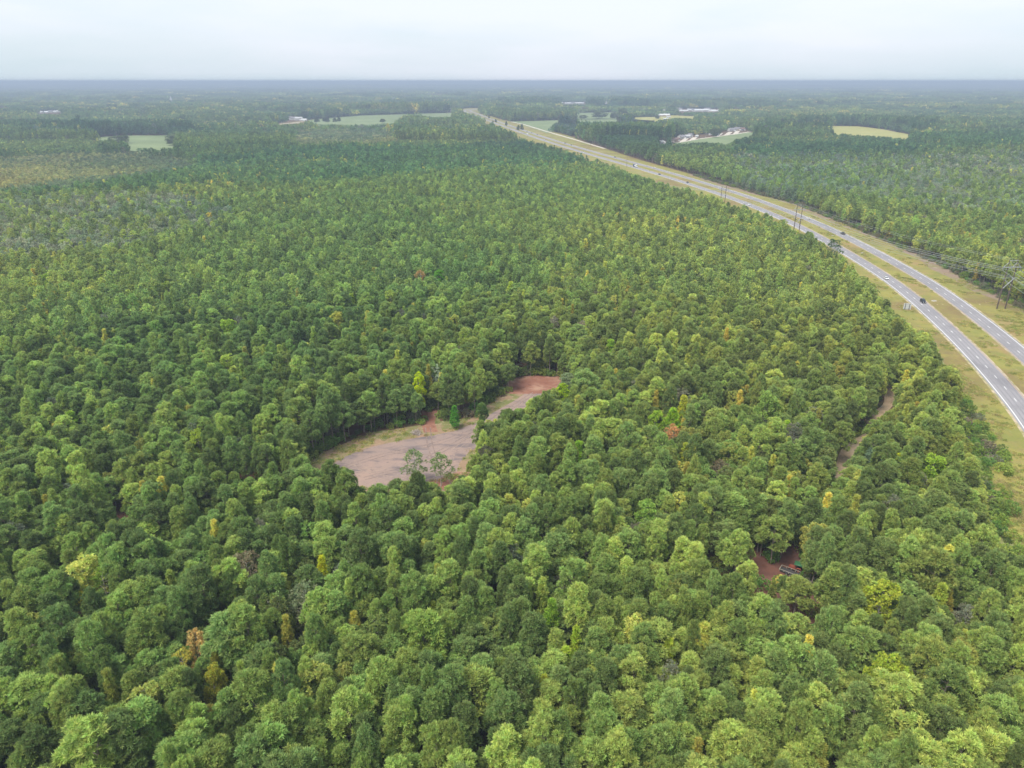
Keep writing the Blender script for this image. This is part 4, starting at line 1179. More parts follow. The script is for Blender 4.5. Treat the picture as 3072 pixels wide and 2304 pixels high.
brush_pile(2972, 1362, 3.2, 'lowest and brownest heap of dead branches beside the verge', 4)
brush_pile(1250, 1300, 1.6, 'low line of grey branches at the back edge of the gravel lot', 5)
def log_pile(px, py, n, L, rot, label, seed, r=.16):
    x, y = at(px, py); rg = np.random.default_rng(seed)
    root = empty('log_pile' if n > 1 else 'fallen_log', (x, y, 0), rot)
    for i in range(n):
        mb = MB(); a = rg.normal(0, .25); l = L * rg.uniform(.7, 1.1); z = r + (i % 3) * r * 1.6
        dx, dy = math.cos(a) * l / 2, math.sin(a) * l / 2; o = rg.normal(0, .5)
        mb.tube([(-dx, -dy + o, z), (0, o, z + .05), (dx, dy + o, z + rg.uniform(0, .5))], [r * 1.1, r, r * .6], 7)
        mb.build('log', M_BARK_PALE, root)
    tag(root, label, 'logs')
log_pile(1415, 1238, 6, 5, .5, 'pale fallen trunks stacked at the wood edge behind the lot', 1)
log_pile(1552, 1096, 2, 7, .5, 'pale fallen trunk among the standing pines behind the red dirt', 2)
log_pile(2436, 1408, 3, 6, .6, 'grey white dead trunks lying left of the dirt trail', 3, .2)

# ------------------------------------------------------------------ vehicles
M_TYRE = mat('tyre_rubber', (.02, .02, .02), .8)
M_RIM = mat('wheel_metal', (.45, .45, .46), .35, .8)
M_GLASS = mat('dark_glass', (.02, .024, .03), .08, 0, spec=.8)
M_LAMP = mat('lamp_glass', (.8, .8, .78), .1)
M_RLAMP = mat('red_lamp', (.4, .02, .02), .2)
M_TRIM = mat('black_trim', (.03, .03, .032), .5)
def paint(name, c): return mat(name, c, .25, .1, spec=.6)
P_WHITE = paint('white_paint', (.78, .78, .78)); P_BLACK = paint('black_paint', (.018, .018, .022)); P_GREY = paint('grey_paint', (.12, .125, .13))
P_SILVER = paint('silver_paint', (.42, .43, .45)); P_BLUE = paint('blue_paint', (.05, .10, .24)); P_DARKBLUE = paint('dark_blue_paint', (.03, .04, .08))

def wheels(root, xs, hw, r=.34, w=.24):
    for x in xs:
        for s in (-1, 1):
            t = MB(); t.tube([(x, s * (hw - w), r), (x, s * hw, r)], r, 16)
            o = t.build('wheel', M_TYRE, root)
            t = MB(); t.tube([(x, s * (hw - .02), r), (x, s * (hw + .015), r)], r * .62, 12)
            t.build('rim', M_RIM, o)

def car(kind, p, label, group='vehicles on the highway'):
    """kind: sedan, suv, pickup; length along +x, front at +x"""
    root = empty({'sedan': 'car', 'suv': 'suv', 'pickup': 'pickup_truck'}[kind], (0, 0, 0))
    L, W = {'sedan': (4.7, 1.82), 'suv': (4.9, 1.95), 'pickup': (5.8, 2.0)}[kind]
    h = L / 2; hw = W / 2
    belt = {'sedan': .92, 'suv': 1.08, 'pickup': 1.12}[kind]; top = {'sedan': 1.45, 'suv': 1.80, 'pickup': 1.88}[kind]
    b = MB()
    prof = [(-h, .42), (-h + .05, belt - .08), (-h + .18, belt), (h - 1.25, belt), (h - .35, belt - .12), (h - .05, belt - .32), (h, .42), (h - .12, .28),
            (h - .55, .28), (h - .65, .55), (h - .95, .68), (h - 1.25, .55), (h - 1.35, .26), (-h + 1.45, .26), (-h + 1.35, .55), (-h + 1.05, .68), (-h + .75, .55), (-h + .65, .28), (-h + .1, .28)]
    if kind == 'pickup':
        prof = [(-h, .50), (-h, belt), (-h + .06, belt), (h - 1.45, belt), (h - .25, belt - .06), (h - .03, belt - .25), (h, .5), (h - .1, .36), (h - .5, .36), (h - .6, .64), (h - .95, .78), (h - 1.3, .64), (h - 1.4, .34),
                (-h + 1.5, .34), (-h + 1.4, .64), (-h + 1.05, .78), (-h + .7, .64), (-h + .6, .36), (-h + .1, .36)]
    b.prism(prof, -hw, hw, top=lambda z: .10 * max(0, (z - .6)) / .5)
    body = b.build('body', p, root)
    g = MB()
    if kind == 'sedan': cab = [(-h + .75, belt), (-h + 1.35, top - .06), (h - 2.35, top - .06), (h - 1.45, belt)]
    elif kind == 'suv': cab = [(-h + .12, belt), (-h + .40, top - .06), (h - 2.0, top - .06), (h - 1.25, belt)]
    else: cab = [(-h + 2.1, belt), (-h + 2.3, top - .06), (h - 2.3, top - .06), (h - 1.6, belt)]
    inset = lambda z: .06 + .22 * max(0, (z - belt)) / (top - belt)
    g.prism(cab, -hw, hw, top=inset)
    g.build('windows', M_GLASS, root)
    r = MB(); zt = top - .06
    x0, x1 = cab[1][0] - .05, cab[2][0] + .05; yy = hw - .22
    r.prism([(x0, zt), (x0 + .15, top), (x1 - .15, top), (x1, zt)], -yy, yy)
    for s in (-1, 1):   # pillars
        for (xa, xb) in ((cab[0][0], cab[1][0]), (cab[3][0], cab[2][0]), ((cab[0][0] + cab[3][0]) / 2, (cab[1][0] + cab[2][0]) / 2)):
            r.tube([(xa, s * (hw - .055), belt), (xb, s * (hw - .24), zt + .02)], .045, 4)
    r.build('roof', p, root)
    if kind == 'pickup':
        t = MB(); t.box(-h + .12, -hw + .18, belt + .004, -h + 2.0, hw - .18, belt + .012); t.build('cargo_bed', M_TRIM, root)
        t = MB()
        for s in (-1, 1): t.box(-h + .05, s * (hw - .16) - .05, belt, -h + 2.05, s * (hw - .16) + .05, belt + .07)
        t.build('bed_rail', p, root)
    for s in (-1, 1):
        t = MB(); t.box(h - .14, s * (hw - .42) - .18, belt - .36, h + .012, s * (hw - .42) + .18, belt - .2); t.build('headlight', M_LAMP, root)
        t = MB(); t.box(-h - .012, s * (hw - .3) - .16, belt - .34, -h + .1, s * (hw - .3) + .16, belt - .16); t.build('tail_light', M_RLAMP, root)
        t = MB(); t.box(h - 1.75, s * (hw + .06) - .09, belt - .02, h - 1.6, s * (hw + .06) + .09, belt + .14); t.build('mirror', M_TRIM, root)
    t = MB(); t.box(h - .05, -hw + .3, .36, h + .02, hw - .3, .56); t.build('bumper', M_TRIM, root)
    wheels(root, (h - .95, -h + 1.05), hw, .34 if kind == 'sedan' else .39)
    tag(root, label, {'sedan': 'car', 'suv': 'car', 'pickup': 'pickup truck'}[kind], group)
    return root

def semi(p, load, label):
    root = empty('semi_truck', (0, 0, 0))
    t = MB(); t.box(-6.5, -.5, .8, 4.6, .5, 1.0); t.build('chassis', M_TRIM, root)
    t = MB(); t.prism([(2.2, .7), (2.2, 3.5), (2.9, 3.7), (3.5, 2.9), (3.75, 1.9), (5.0, 1.75), (5.1, .7)], -1.2, 1.2, top=lambda z: .12 * max(0, z - 1.8)); cb = t.build('cab', p, root)
    t = MB(); t.prism([(3.53, 2.0), (3.40, 2.85), (3.62, 2.85), (3.86, 2.0)], -1.0, 1.0); t.build('windscreen', M_GLASS, cb)
    t = MB(); t.box(-7.2, -1.27, 1.15, 1.9, 1.27, 1.3); tr = t.build('trailer_deck', M_TRIM, root)
    t = MB(); t.box(-7.0, -1.2, 1.3, -2.7, 1.2, 3.4); t.build('cargo', load, root)
    t = MB(); t.box(-2.3, -1.15, 1.3, 1.5, 1.15, 3.0); t.build('cargo', P_WHITE, root)
    wheels(root, (4.2, 1.6, .5, -5.2, -6.3), 1.22, .5, .4)
    tag(root, label, 'truck', 'vehicles on the highway')
    return root

def on_road(root, px, py, way, lane=None):
    """set a vehicle at the pixel measured on the photograph, along the highway; way -1: towards the viewer"""
    x, y = at(px, py, .7)
    s = np.interp(y, ROAD[:-3, 1], _s[:-3])
    gx, gy, tx, ty = road_frame(s)
    if lane is not None:
        x, y, tx, ty = road_at(s + 0.0, lane)
    root.location = (x, y, .024)
    root.rotation_euler.z = math.atan2(ty * way, tx * way)
on_road(car('suv', P_BLACK, 'black suv heading this way, just past the roadside sign'), 2762, 903, -1, 1.9)
on_road(car('sedan', P_WHITE, 'white car in the near lanes behind the black suv'), 2650, 834, -1, -1.9)
on_road(car('sedan', P_WHITE, 'white car half hidden by treetops in the near lanes'), 2250, 613, -1, -1.9)
on_road(car('sedan', P_BLACK, 'black car in the near lanes left of the farther pole pair'), 2058, 547, -1, 1.6)
on_road(car('suv', P_GREY, 'dark grey suv in the near lanes ahead of the loaded truck'), 1973, 523, -1, -1.6)
on_road(semi(P_WHITE, P_BLUE, 'white truck with blue load in the near lanes'), 1903, 500, -1, 1.0)
on_road(car('pickup', P_WHITE, 'white pickup at the tree edge of the near lanes, farther off'), 1757, 457, -1, -1.9)
on_road(car('sedan', P_WHITE, 'front white car of the distant row in the near lanes'), 1652, 424, -1, -1.7)
on_road(car('suv', P_WHITE, 'rear white car of the distant row in the near lanes'), 1640, 419.5, -1, 1.7)
on_road(semi(P_WHITE, P_WHITE, 'white truck far off where treetops meet the near lanes'), 1596, 404, -1, -1.5)
on_road(car('pickup', P_BLACK, 'black and silver pickup in the far lanes beside the verge'), 2531, 700, 1, GAP + 2.0)
on_road(car('sedan', P_WHITE, 'white car in the far lanes right of the nearer pole pair'), 2430, 655, 1, GAP + 1.2)
on_road(car('sedan', P_WHITE, 'white car in the far lanes above the dark grey suv'), 1959, 504, 1, GAP + 1.6)
on_road(car('pickup', P_SILVER, 'silver pickup alone in the far lanes below the dirt road end'), 1850, 472, 1, GAP + 1.6)
on_road(car('sedan', P_DARKBLUE, 'dark car alone in the distant far lanes'), 1729, 435, 1, GAP + 1.6)
on_road(car('suv', P_WHITE, 'white vehicle in the distant far lanes behind two dark ones'), 1699, 424, 1, GAP - 1.8)
on_road(car('sedan', P_BLACK, 'dark car right beside the distant white vehicle in the far lanes'), 1705, 429.5, 1, GAP + 1.8)
on_road(car('sedan', P_GREY, 'grey car in the far lanes, nearest of the distant small three'), 1623, 403.5, 1, GAP + 1.6)
on_road(car('sedan', P_BLACK, 'black car in the far lanes, middle of the distant small three'), 1601, 398, 1, GAP + 1.6)
on_road(car('suv', P_BLACK, 'black suv in the far lanes, farthest of the distant small three'), 1594, 394.5, 1, GAP - 1.6)
v = car('sedan', P_BLACK, 'dark car on the dirt road beside the distant field', 'vehicles near the highway')
v.location = (*at(1556, 369.7), .1); v.rotation_euler.z = R(120)

# ------------------------------------------------------------------ sign, drains
M_ALU = mat('sign_back_metal', (.62, .63, .64), .45, .3)
M_POST = mat('sign_post', (.10, .09, .10), .7)
M_SIGNG = mat('sign_face_green', (.02, .16, .08), .5)
sx, sy = at(2720, 929.4)
s_ = np.interp(sy, ROAD[:-3, 1], _s[:-3]); _, _, tx, ty = road_frame(s_)
sg = empty('highway_sign', (sx, sy, 0), math.atan2(ty, tx) - math.pi / 2 - .10)
t = MB(); t.box(-1.85, .06, .25, 1.85, .10, 3.55); t.build('panel', M_ALU, sg)
t = MB(); t.box(-1.83, .102, .27, 1.83, .112, 3.53); t.build('face', M_SIGNG, sg)
for q in (-1.0, 1.0):
    t = MB(); t.box(q - .13, -.12, 0, q + .13, .057, 3.5); t.build('post', M_POST, sg)
for z in (.9, 1.9, 2.9):
    t = MB(); t.box(-1.8, .02, z - .04, -1.14, .058, z + .04); t.box(-.86, .02, z - .04, .86, .058, z + .04); t.box(1.14, .02, z - .04, 1.8, .058, z + .04); t.build('bracket', M_RIM, sg)
tag(sg, 'pale metal back of a road sign on two dark posts beside the near lanes', 'sign')
M_CONC2 = mat('concrete', (.52, .50, .45), .9)
for (px, py, lb) in ((2496, 707.5, 'pale drain slab in the median left of the lone pine'), (2588, 759, 'pale drain slab in the median right of the lone pine'), (2802, 903, 'pale drain slab in the median right of the black suv')):
    x, y = at(px, py); r = empty('drain_inlet', (x, y, 0), .3)
    t = MB(); t.box(-1.3, -.8, 0, 1.3, .8, .18); t.build('slab', M_CONC2, r)
    t = MB()
    for q in np.linspace(-.8, .8, 7): t.box(q - .04, -.5, .182, q + .04, .5, .21)
    t.build('grate', M_POST, r)
    tag(r, lb, 'drain', 'drains in the median')

# ------------------------------------------------------------------ power line
M_POLE = mat('creosote_wood', (.085, .062, .05), .9, noise=((.12, .09, .075), 1.5, .4, .6))
M_STEEL = mat('galvanised_steel', (.36, .37, .37), .6, .2)
M_WIRE = mat('conductor', (.34, .36, .36), .5, .2)
M_INS = mat('insulator', (.35, .36, .38), .3)
def hframe(x, y, rz, H, label, steel=False):
    """two poles with cross arms; local x runs along the arms"""
    r = empty('power_pylon', (x, y, 0), rz)
    k = H / 27.0; mp_ = M_STEEL if steel else M_POLE; e = 2.3
    for s in (-1, 1):
        t = MB(); t.tube([(s * e, 0, 0), (s * e, 0, H * .5), (s * e, 0, H)], [.34, .29, .2], 10); t.build('pole', mp_, r)
    t = MB(); t.tube([(-e, -.3, H - .5), (e, -.3, H - .5)], .13, 6); t.build('top_beam', M_STEEL, r)
    t = MB(); t.box(-4.9, -.45, 22.8 * k, 4.9, -.22, 23.15 * k); t.box(-4.9, .22, 22.8 * k, 4.9, .45, 23.15 * k); t.build('crossarm', M_STEEL, r)
    bt = .13 if label.startswith('nearest') else .09
    for a, b in (((-4.7, 0, 23 * k), (-e, 0, 25.6 * k)), ((4.7, 0, 23 * k), (e, 0, 25.6 * k)), ((-.2, 0, 23 * k), (-e, 0, 25.6 * k)), ((.2, 0, 23 * k), (e, 0, 25.6 * k))):
        t = MB(); t.tube([a, b], bt, 6); t.build('brace', M_STEEL, r)
    t = MB(); t.box(-4.3, -.34, 17 * k, -.9, -.22, 17.25 * k); t.box(.9, -.34, 17 * k, 4.3, -.22, 17.25 * k); t.build('lower_arm', M_STEEL, r)
    t = MB(); t.tube([(-e, -.36, 11.5 * k), (e, -.36, 16.8 * k)], .2, 6); t.build('brace', M_STEEL, r)
    t = MB(); t.tube([(e, .36, 11.5 * k), (-e, .36, 16.8 * k)], .11, 6); t.build('brace', M_STEEL, r)
    for q in (-4.7, 0, 4.7):
        t = MB()
        for i in range(8): t.tube([(q, 0, 22.8 * k - .2 - i * .17), (q, 0, 22.8 * k - .28 - i * .17)], .13, 8)
        t.tube([(q, 0, 22.9 * k), (q, 0, 22.8 * k - 1.6)], .03, 5)
        t.build('insulator', M_INS, r)
    tag(r, label, 'power pylon', 'pylons of the line along the highway')
    return r
def along(a, b): return math.atan2(b[1] - a[1], b[0] - a[0]) + math.pi / 2
T0 = (236, 185); T1 = tuple((np.array(at(2990, 928)) + np.array(at(3015, 925))) / 2)
def base_from_top(px, py, H, d):
    x, y = at(px, py, H); return (x, y)
T2 = base_from_top(2401, 613, 27, 0); T3 = base_from_top(2173, 558, 21, 0)
T4 = (float(xleft(980)) - 6, 980.0)
TT = [(T0, 27), (T1, 27), (T2, 27), (T3, 21), (T4, 20), ((float(xleft(1200)) - 8, 1200.0), 20)]
angs = []
for i in range(len(TT)):
    a = TT[max(i - 1, 0)][0]; b = TT[min(i + 1, len(TT) - 1)][0]
    angs.append(math.atan2(b[1] - a[1], b[0] - a[0]) - math.pi / 2)
PL = ['nearest tall wooden twin pole pylon with pale arms at the right edge', 'second twin pole pylon rising from treetops before the highway',
      'third, thinner twin pole pylon rising from treetops before the highway']
for (p, H), a, lb in zip(TT[1:4], angs[1:4], PL):
    hframe(p[0], p[1], a, H, lb)
def cable(off, z, label, rad=.08, sag=4.0, rng_=(0, 6)):
    mb = MB(); pts = []
    for i in range(rng_[0], rng_[1] - 1):
        (a, Ha), (b, Hb) = TT[i], TT[i + 1]
        ca, sa = math.cos(angs[i]), math.sin(angs[i]); cb, sb = math.cos(angs[i + 1]), math.sin(angs[i + 1])
        A = np.array([a[0] + ca * off, a[1] + sa * off, z * Ha / 27]); B = np.array([b[0] + cb * off, b[1] + sb * off, z * Hb / 27])
        nseg = 18
        for q in range(nseg + (i == rng_[1] - 2)):
            t = q / nseg; p = A * (1 - t) + B * t; p[2] -= sag * 4 * t * (1 - t) * (np.linalg.norm(B - A) / 190) ** 2
            pts.append(p)
    mb.tube(pts, rad, 4)
    tag(mb.build('power_cable', M_WIRE), label, 'power cable', 'cables of the line along the highway')
cable(-4.7, 21.3, 'upper cable hung from the left ends of the pylon arms')
cable(0, 21.3, 'upper cable hung from the middle of the pylon arms')
cable(4.7, 21.3, 'upper cable hung from the right ends of the pylon arms')
cable(-2.3, 26.9, 'thin top cable running over the left poles', .04, 3)
cable(2.3, 26.9, 'thin top cable running over the right poles', .04, 3)
cable(-4.1, 17.2, 'lower cable at the left end of the small arms', .06, 3.6, (0, 4))
cable(1.2, 17.2, 'lower cable at the inner end of the small right arm', .06, 3.6, (0, 4))
cable(4.1, 17.2, 'lower cable at the right end of the small arms', .06, 3.6, (0, 4))
def pole(px, py, H, label, m=None, arm=True):
    x, y = at(px, py); r = empty('utility_pole', (x, y, 0), .4)
    t = MB(); t.tube([(0, 0, 0), (0, 0, H)], [.22, .14], 8); t.build('pole', m or M_POLE, r)
    if arm:
        t = MB(); t.box(-1.2, -.08, H - .9, 1.2, .08, H - .75); t.build('crossarm', M_STEEL, r)
    tag(r, label, 'utility pole', 'poles along roads and fields')
pole(1880, 502, 15, 'thin pole beside the near lanes left of the loaded truck', arm=False)
pole(1771, 438, 14, 'pole by the distant dirt road along the highway')
pole(1816, 446, 14, 'pole where the distant dirt road ends')
pole(2011, 413, 20, 'left pale pole behind the new houses', M_STEEL)
pole(2117, 414, 15, 'right pale pole beside the new street', M_STEEL)
for px, lb in ((1351.5, 'left pale steel pole of a pair at the far field corner'), (1358, 'right pale steel pole of a pair at the far field corner')):
    pole(px, 341, 30, lb, M_STEEL)

# ------------------------------------------------------------------ tractor and trailer in the shade
M_ORANGE = mat('orange_paint', (.28, .08, .05), .5); M_GREENC = mat('green_canopy', (.035, .12, .05), .6)
tx_, ty_ = at(2384, 1712)
tr = empty('tractor', (tx_, ty_, .012), R(150))
t = MB(); t.prism([(-.1, .7), (-.1, 1.35), (1.3, 1.3), (1.55, 1.05), (1.55, .55), (.2, .5)], -.42, .42, top=lambda z: .05 * max(0, z - .9)); t.build('bonnet', M_ORANGE, tr)
t = MB(); t.box(-1.3, -.35, .55, -.1, .35, .8); t.build('chassis', M_TRIM, tr)
for s in (-1, 1):
    t = MB(); t.tube([(-.9, s * .5, .65), (-.9, s * .85, .65)], .65, 16); w_ = t.build('wheel', M_TYRE, tr)
    t = MB(); t.tube([(-.9, s * .48, .65), (-.9, s * .87, .65)], .32, 12); t.build('rim', M_ORANGE, w_)
    t = MB(); t.tube([(1.15, s * .5, .36), (1.15, s * .72, .36)], .36, 14); w_ = t.build('wheel', M_TYRE, tr)
    t = MB(); t.prism([(-1.55, .95), (-1.35, 1.4), (-.5, 1.42), (-.25, .95), (-.4, .95), (-.6, 1.3), (-1.3, 1.28), (-1.45, .95)], s * .5 if s > 0 else -.85, .85 if s > 0 else -.5); t.build('mudguard', M_ORANGE, tr)
t = MB(); t.box(-1.1, -.28, .95, -.6, .28, 1.08); t.box(-1.15, -.28, 1.08, -1.03, .28, 1.5); t.build('seat', M_TRIM, tr)
t = MB(); t.tube([(-.15, 0, 1.3), (-.38, 0, 1.6)], .025, 6)
t.tube([(-.38 + .03, .2 * math.cos(a), 1.6 + .2 * math.sin(a)) for a in np.linspace(0, 6.28, 13)], .02, 5); t.build('steering_wheel', M_TRIM, tr)
for s in (-1, 1):
    t = MB(); t.tube([(-1.25, s * .45, .9), (-1.25, s * .45, 2.35)], .04, 6); t.build('roll_bar', M_TRIM, tr)
t = MB(); t.prism([(-2.0, 2.3), (-1.9, 2.42), (-.9, 2.52), (.25, 2.42), (.35, 2.3)], -.95, .95, top=lambda z: max(0, z - 2.4) * 1.2); t.build('canopy', M_GREENC, tr)
tag(tr, 'small orange tractor with green canopy parked on red dirt under trees', 'tractor')
ux, uy = at(2368, 1721)
ut = empty('utility_trailer', (ux, uy, .012), R(-38))
t = MB(); t.box(-2.3, -.95, .50, 2.3, .95, .58); t.build('deck', mat('weathered_boards', (.05, .047, .045), .9), ut)
M_RAIL = mat('pale_rail', (.42, .40, .32), .5)
for y_ in (-.98, .98):
    t = MB(); t.box(-2.3, y_ - .03, 1.0, 2.3, y_ + .03, 1.06)
    for q in np.linspace(-2.25, 2.25, 5): t.box(q - .04, y_ - .04, .56, q + .04, y_ + .04, .98)
    t.build('side_rail', M_RAIL, ut)
t = MB(); t.box(-2.36, -.95, .98, -2.26, .95, 1.08); t.box(-2.36, -.04, .58, -2.26, .04, .98); t.build('end_rail', M_RAIL, ut)
t = MB(); t.tube([(2.3, -.6, .5), (3.5, 0, .48)], .05, 6); t.tube([(2.3, .6, .5), (3.5, 0, .48)], .05, 6); t.build('drawbar', M_TRIM, ut)
wheels(ut, (-.4, .4), 1.22, .34)
tag(ut, 'black utility trailer with pale side rails in front of the tractor', 'trailer')

# ------------------------------------------------------------------ houses and other far buildings
M_WALLS = {'white': mat('white_siding', (.50, .50, .49), .8), 'tan': mat('tan_brick', (.46, .34, .27), .9), 'grey': mat('grey_siding', (.45, .46, .47), .8), 'pale': mat('cream_siding', (.66, .61, .52), .8)}
M_ROOFS = {'grey': mat('grey_shingle', (.20, .19, .20), .9), 'pale': mat('pale_metal_roof', (.42, .42, .42), .6), 'brown': mat('brown_shingle', (.20, .13, .11), .9), 'white': mat('white_metal_roof', (.56, .56, .55), .6)}
M_DOOR = mat('door_paint', (.12, .05, .04), .6); M_GAR = mat('garage_door', (.78, .78, .76), .6)
def house(px, py, L, W, H, wall, roof, rz, label, kind='house', group=None, z=0.0):
    x, y = at(px, py, 1.0)
    r = empty(kind, (x, y, z), rz)
    a, b = L / 2, W / 2
    t = MB(); t.box(-a, -b, 0, a, b, H)
    t.add([(-a, -b, H), (-a, b, H), (-a, 0, H + W * .3), (a, -b, H), (a, b, H), (a, 0, H + W * .3)], [(0, 2, 1), (3, 4, 5)])
    w_ = t.build('wall', M_WALLS[wall], r)
    t = MB(); e = .5; rh = H + W * .3 + .12
    t.add([(-a - e, -b - e, H - e * .6 + .12), (a + e, -b - e, H - e * .6 + .12), (a + e, 0, rh), (-a - e, 0, rh), (-a - e, b + e, H - e * .6 + .12), (a + e, b + e, H - e * .6 + .12)], [(0, 1, 2, 3), (3, 2, 5, 4)])
    rf_ = t.build('roof', M_ROOFS[roof], r)
    sol = rf_.modifiers.new('thickness', 'SOLIDIFY'); sol.thickness = .15
    if kind == 'house':
        g = MB(); g.box(a * .25, -b - 2.2, 0, a * .85, -b - .003, H - .1); g.build('porch_wing', M_WALLS[wall], r)
        cx = a * .55; hw_ = a * .3 + .4
        g = MB(); g.add([(cx - hw_, -b - 2.6, H - .2), (cx + hw_, -b - 2.6, H - .2), (cx, -b - 2.6, H + hw_ * .6), (cx - hw_, .0, H - .2), (cx + hw_, .0, H - .2), (cx, .0, H + hw_ * .6)], [(0, 2, 5, 3), (1, 4, 5, 2)])
        q = g.build('front_gable', M_ROOFS[roof], r); sol = q.modifiers.new('thickness', 'SOLIDIFY'); sol.thickness = .12
        g = MB(); g.box(a * .33, -b - 2.23, 0, a * .77, -b - 2.203, H * .75); g.build('garage_door', M_GAR, r)
        g = MB(); g.box(-.5, -b - .04, 0, .5, -b - .003, 2.1); d_ = g.build('door', M_DOOR, r)
        for q in (-a * .75, -a * .4):
            g = MB(); g.box(q - .6, -b - .04, 1.0, q + .6, -b - .003, 2.2); g.build('window', M_GLASS, r)
        for q in (-b * .4, b * .4):
            g = MB(); g.box(-a - .04, q - .6, 1.0, -a - .003, q + .6, 2.2); g.build('window', M_GLASS, r)
        g = MB(); g.box(-a * .5 - .4, -.4, H, -a * .5 + .4, .4, rh + .7); g.build('chimney', M_WALLS['tan'], rf_)
    else:
        g = MB(); g.box(-1.6, -b - .04, 0, 1.6, -b - .003, min(H - .2, 3.2)); g.build('door', M_GAR, r)
    tag(r, label, {'house': 'house', 'barn': 'barn', 'shed': 'shed'}[kind], group)
    return r
G1 = 'houses of the new street'
house(2024, 421, 22, 10, 3.2, 'tan', 'brown', .45, 'long tan house with brown roof at the near end of the new street', 'house', G1)
house(2045, 414, 15, 11, 4.2, 'white', 'grey', .45, 'white gabled house beside the long tan house on the new street', 'house', G1)
house(2061, 412, 15, 10, 3.6, 'white', 'pale', .5, 'white house with pale roof, third along the new street', 'house', G1)
house(2069, 409, 10, 8, 5.0, 'white', 'grey', .5, 'tall narrow white house, fourth along the new street', 'house', G1)
house(2090, 410, 6, 5, 3.2, 'white', 'white', .3, 'small white shed on the verge of the dark trees by the new street', 'shed', G1)
house(2133, 404, 9, 6, 3.0, 'white', 'white', .3, 'white outbuilding before the round trees of the new street', 'shed', G1)
house(2151, 406, 8, 5, 2.6, 'white', 'pale', .3, 'low white outbuilding right of the round trees', 'shed', G1)
house(2195, 392, 18, 11, 4.0, 'white', 'grey', .3, 'white gabled house at the far end of the street, left one', 'house', G1)
house(2211, 390, 16, 11, 4.4, 'pale', 'grey', .3, 'cream gabled house at the far end of the street, middle one', 'house', G1)
house(2226, 390, 15, 10, 3.8, 'grey', 'brown', .5, 'grey house at the far end of the street, right one', 'house', G1)
house(2265, 394, 6, 4, 2.6, 'white', 'white', .3, 'tiny white shed beyond the end of the new street', 'shed', G1)
house(1983, 430, 13, 9, 4.2, 'white', 'white', .8, 'white house in the trees just left of the new street', 'house', 'houses in the trees by the street')
house(1995, 431, 6, 5, 2.8, 'white', 'white', .5, 'small white shed right of the white house in the trees', 'shed', 'houses in the trees by the street')
house(1962, 428, 7, 5, 3, 'white', 'pale', .5, 'half hidden white shed left of the white house in the trees', 'shed', 'houses in the trees by the street')
G2 = 'buildings around the pale pasture'
house(1976, 348.5, 30, 14, 4.5, 'tan', 'white', .1, 'long white roofed farm building at the pale pasture, left one', 'barn', G2)
house(1998, 348, 24, 14, 4.5, 'tan', 'white', .1, 'white roofed farm building at the pale pasture, right one', 'barn', G2)
house(2005, 352, 12, 8, 3, 'white', 'pale', .1, 'small pale shed right of the farm buildings', 'shed', G2)
house(1998, 358, 18, 6, 3, 'white', 'white', .1, 'low white shed standing in the pale pasture', 'shed', G2)
house(1995, 334, 16, 12, 5, 'white', 'white', .6, 'lone white house above the farm', 'house', G2)
G3 = 'distant white buildings behind the pasture'
for i, (px, py, L, W, H, wl, rf2, kd2, lb) in enumerate([
    (2037, 331, 24, 16, 6, 'white', 'grey', 'house', 'leftmost distant white house behind the pasture'), (2051, 333.5, 34, 10, 3, 'white', 'white', 'barn', 'low white shed right of the leftmost distant house'),
    (2070, 332.6, 24, 15, 5, 'white', 'pale', 'house', 'white house left of the pair with grey roof behind the pasture'), (2082, 332.6, 24, 15, 5, 'white', 'grey', 'house', 'white house with grey roof left of the longest white barn'),
    (2104, 333.6, 62, 16, 5, 'white', 'white', 'barn', 'longest distant white barn behind the pasture'), (2122, 332, 26, 18, 7, 'grey', 'grey', 'house', 'grey roofed house right of the longest white barn'),
    (2136, 334, 32, 12, 4, 'white', 'white', 'barn', 'white shed right of the grey roofed distant house'), (2152, 334.5, 60, 10, 3, 'pale', 'white', 'barn', 'rightmost long pale shed behind the pasture'),
    (2158, 333.5, 16, 12, 5, 'white', 'white', 'house', 'rightmost white house behind the pasture')]):
    house(px, py, L, W, H, wl, rf2, .05 * i, lb, kd2, G3)
G4 = 'distant white hamlet beyond the highway'
for i, (px, lb) in enumerate(((1684, 'leftmost'), (1698, 'second'), (1707, 'third'), (1718, 'fourth'), (1730, 'fifth'), (1740, 'sixth'), (1747, 'seventh'), (1761, 'separate rightmost'))):
    house(px, 312.3 - .05 * i, [18, 14, 18, 24, 22, 18, 16, 12][i], 13, 6, 'white', ['white', 'pale', 'white', 'grey', 'white', 'white', 'pale', 'white'][i], .1, f'{lb} white roof of the distant hamlet beyond the highway', 'barn', G4)
house(1813, 311, 26, 16, 7, 'white', 'white', .1, 'white house at the foot of a thin mast beyond the highway', 'house')
house(1825, 310.5, 40, 12, 4, 'pale', 'white', .1, 'low pale building right of the house below the thin mast', 'barn')
G5 = 'distant white hamlet at the left'
for i, (px, py, lb) in enumerate(((112, 338, 'leftmost'), (124, 338.5, 'second'), (140, 338.5, 'third'), (151, 336.5, 'fourth'), (165, 337.5, 'fifth'), (177, 336.5, 'sixth'), (186, 338, 'seventh'), (190, 342, 'lowest'))):
    house(px, py, [10, 15, 14, 16, 12, 15, 16, 12][i], 10, 4.5, ['white', 'white', 'grey', 'white', 'white', 'pale', 'tan', 'white'][i], ['white', 'pale', 'white', 'grey', 'white', 'white', 'pale', 'white'][i], .1 * i, f'{lb} white roof of the distant hamlet at the far left', 'barn', G5)
house(419, 339, 20, 12, 5, 'white', 'white', .2, 'left one of two white roofs beyond the left field', 'barn')
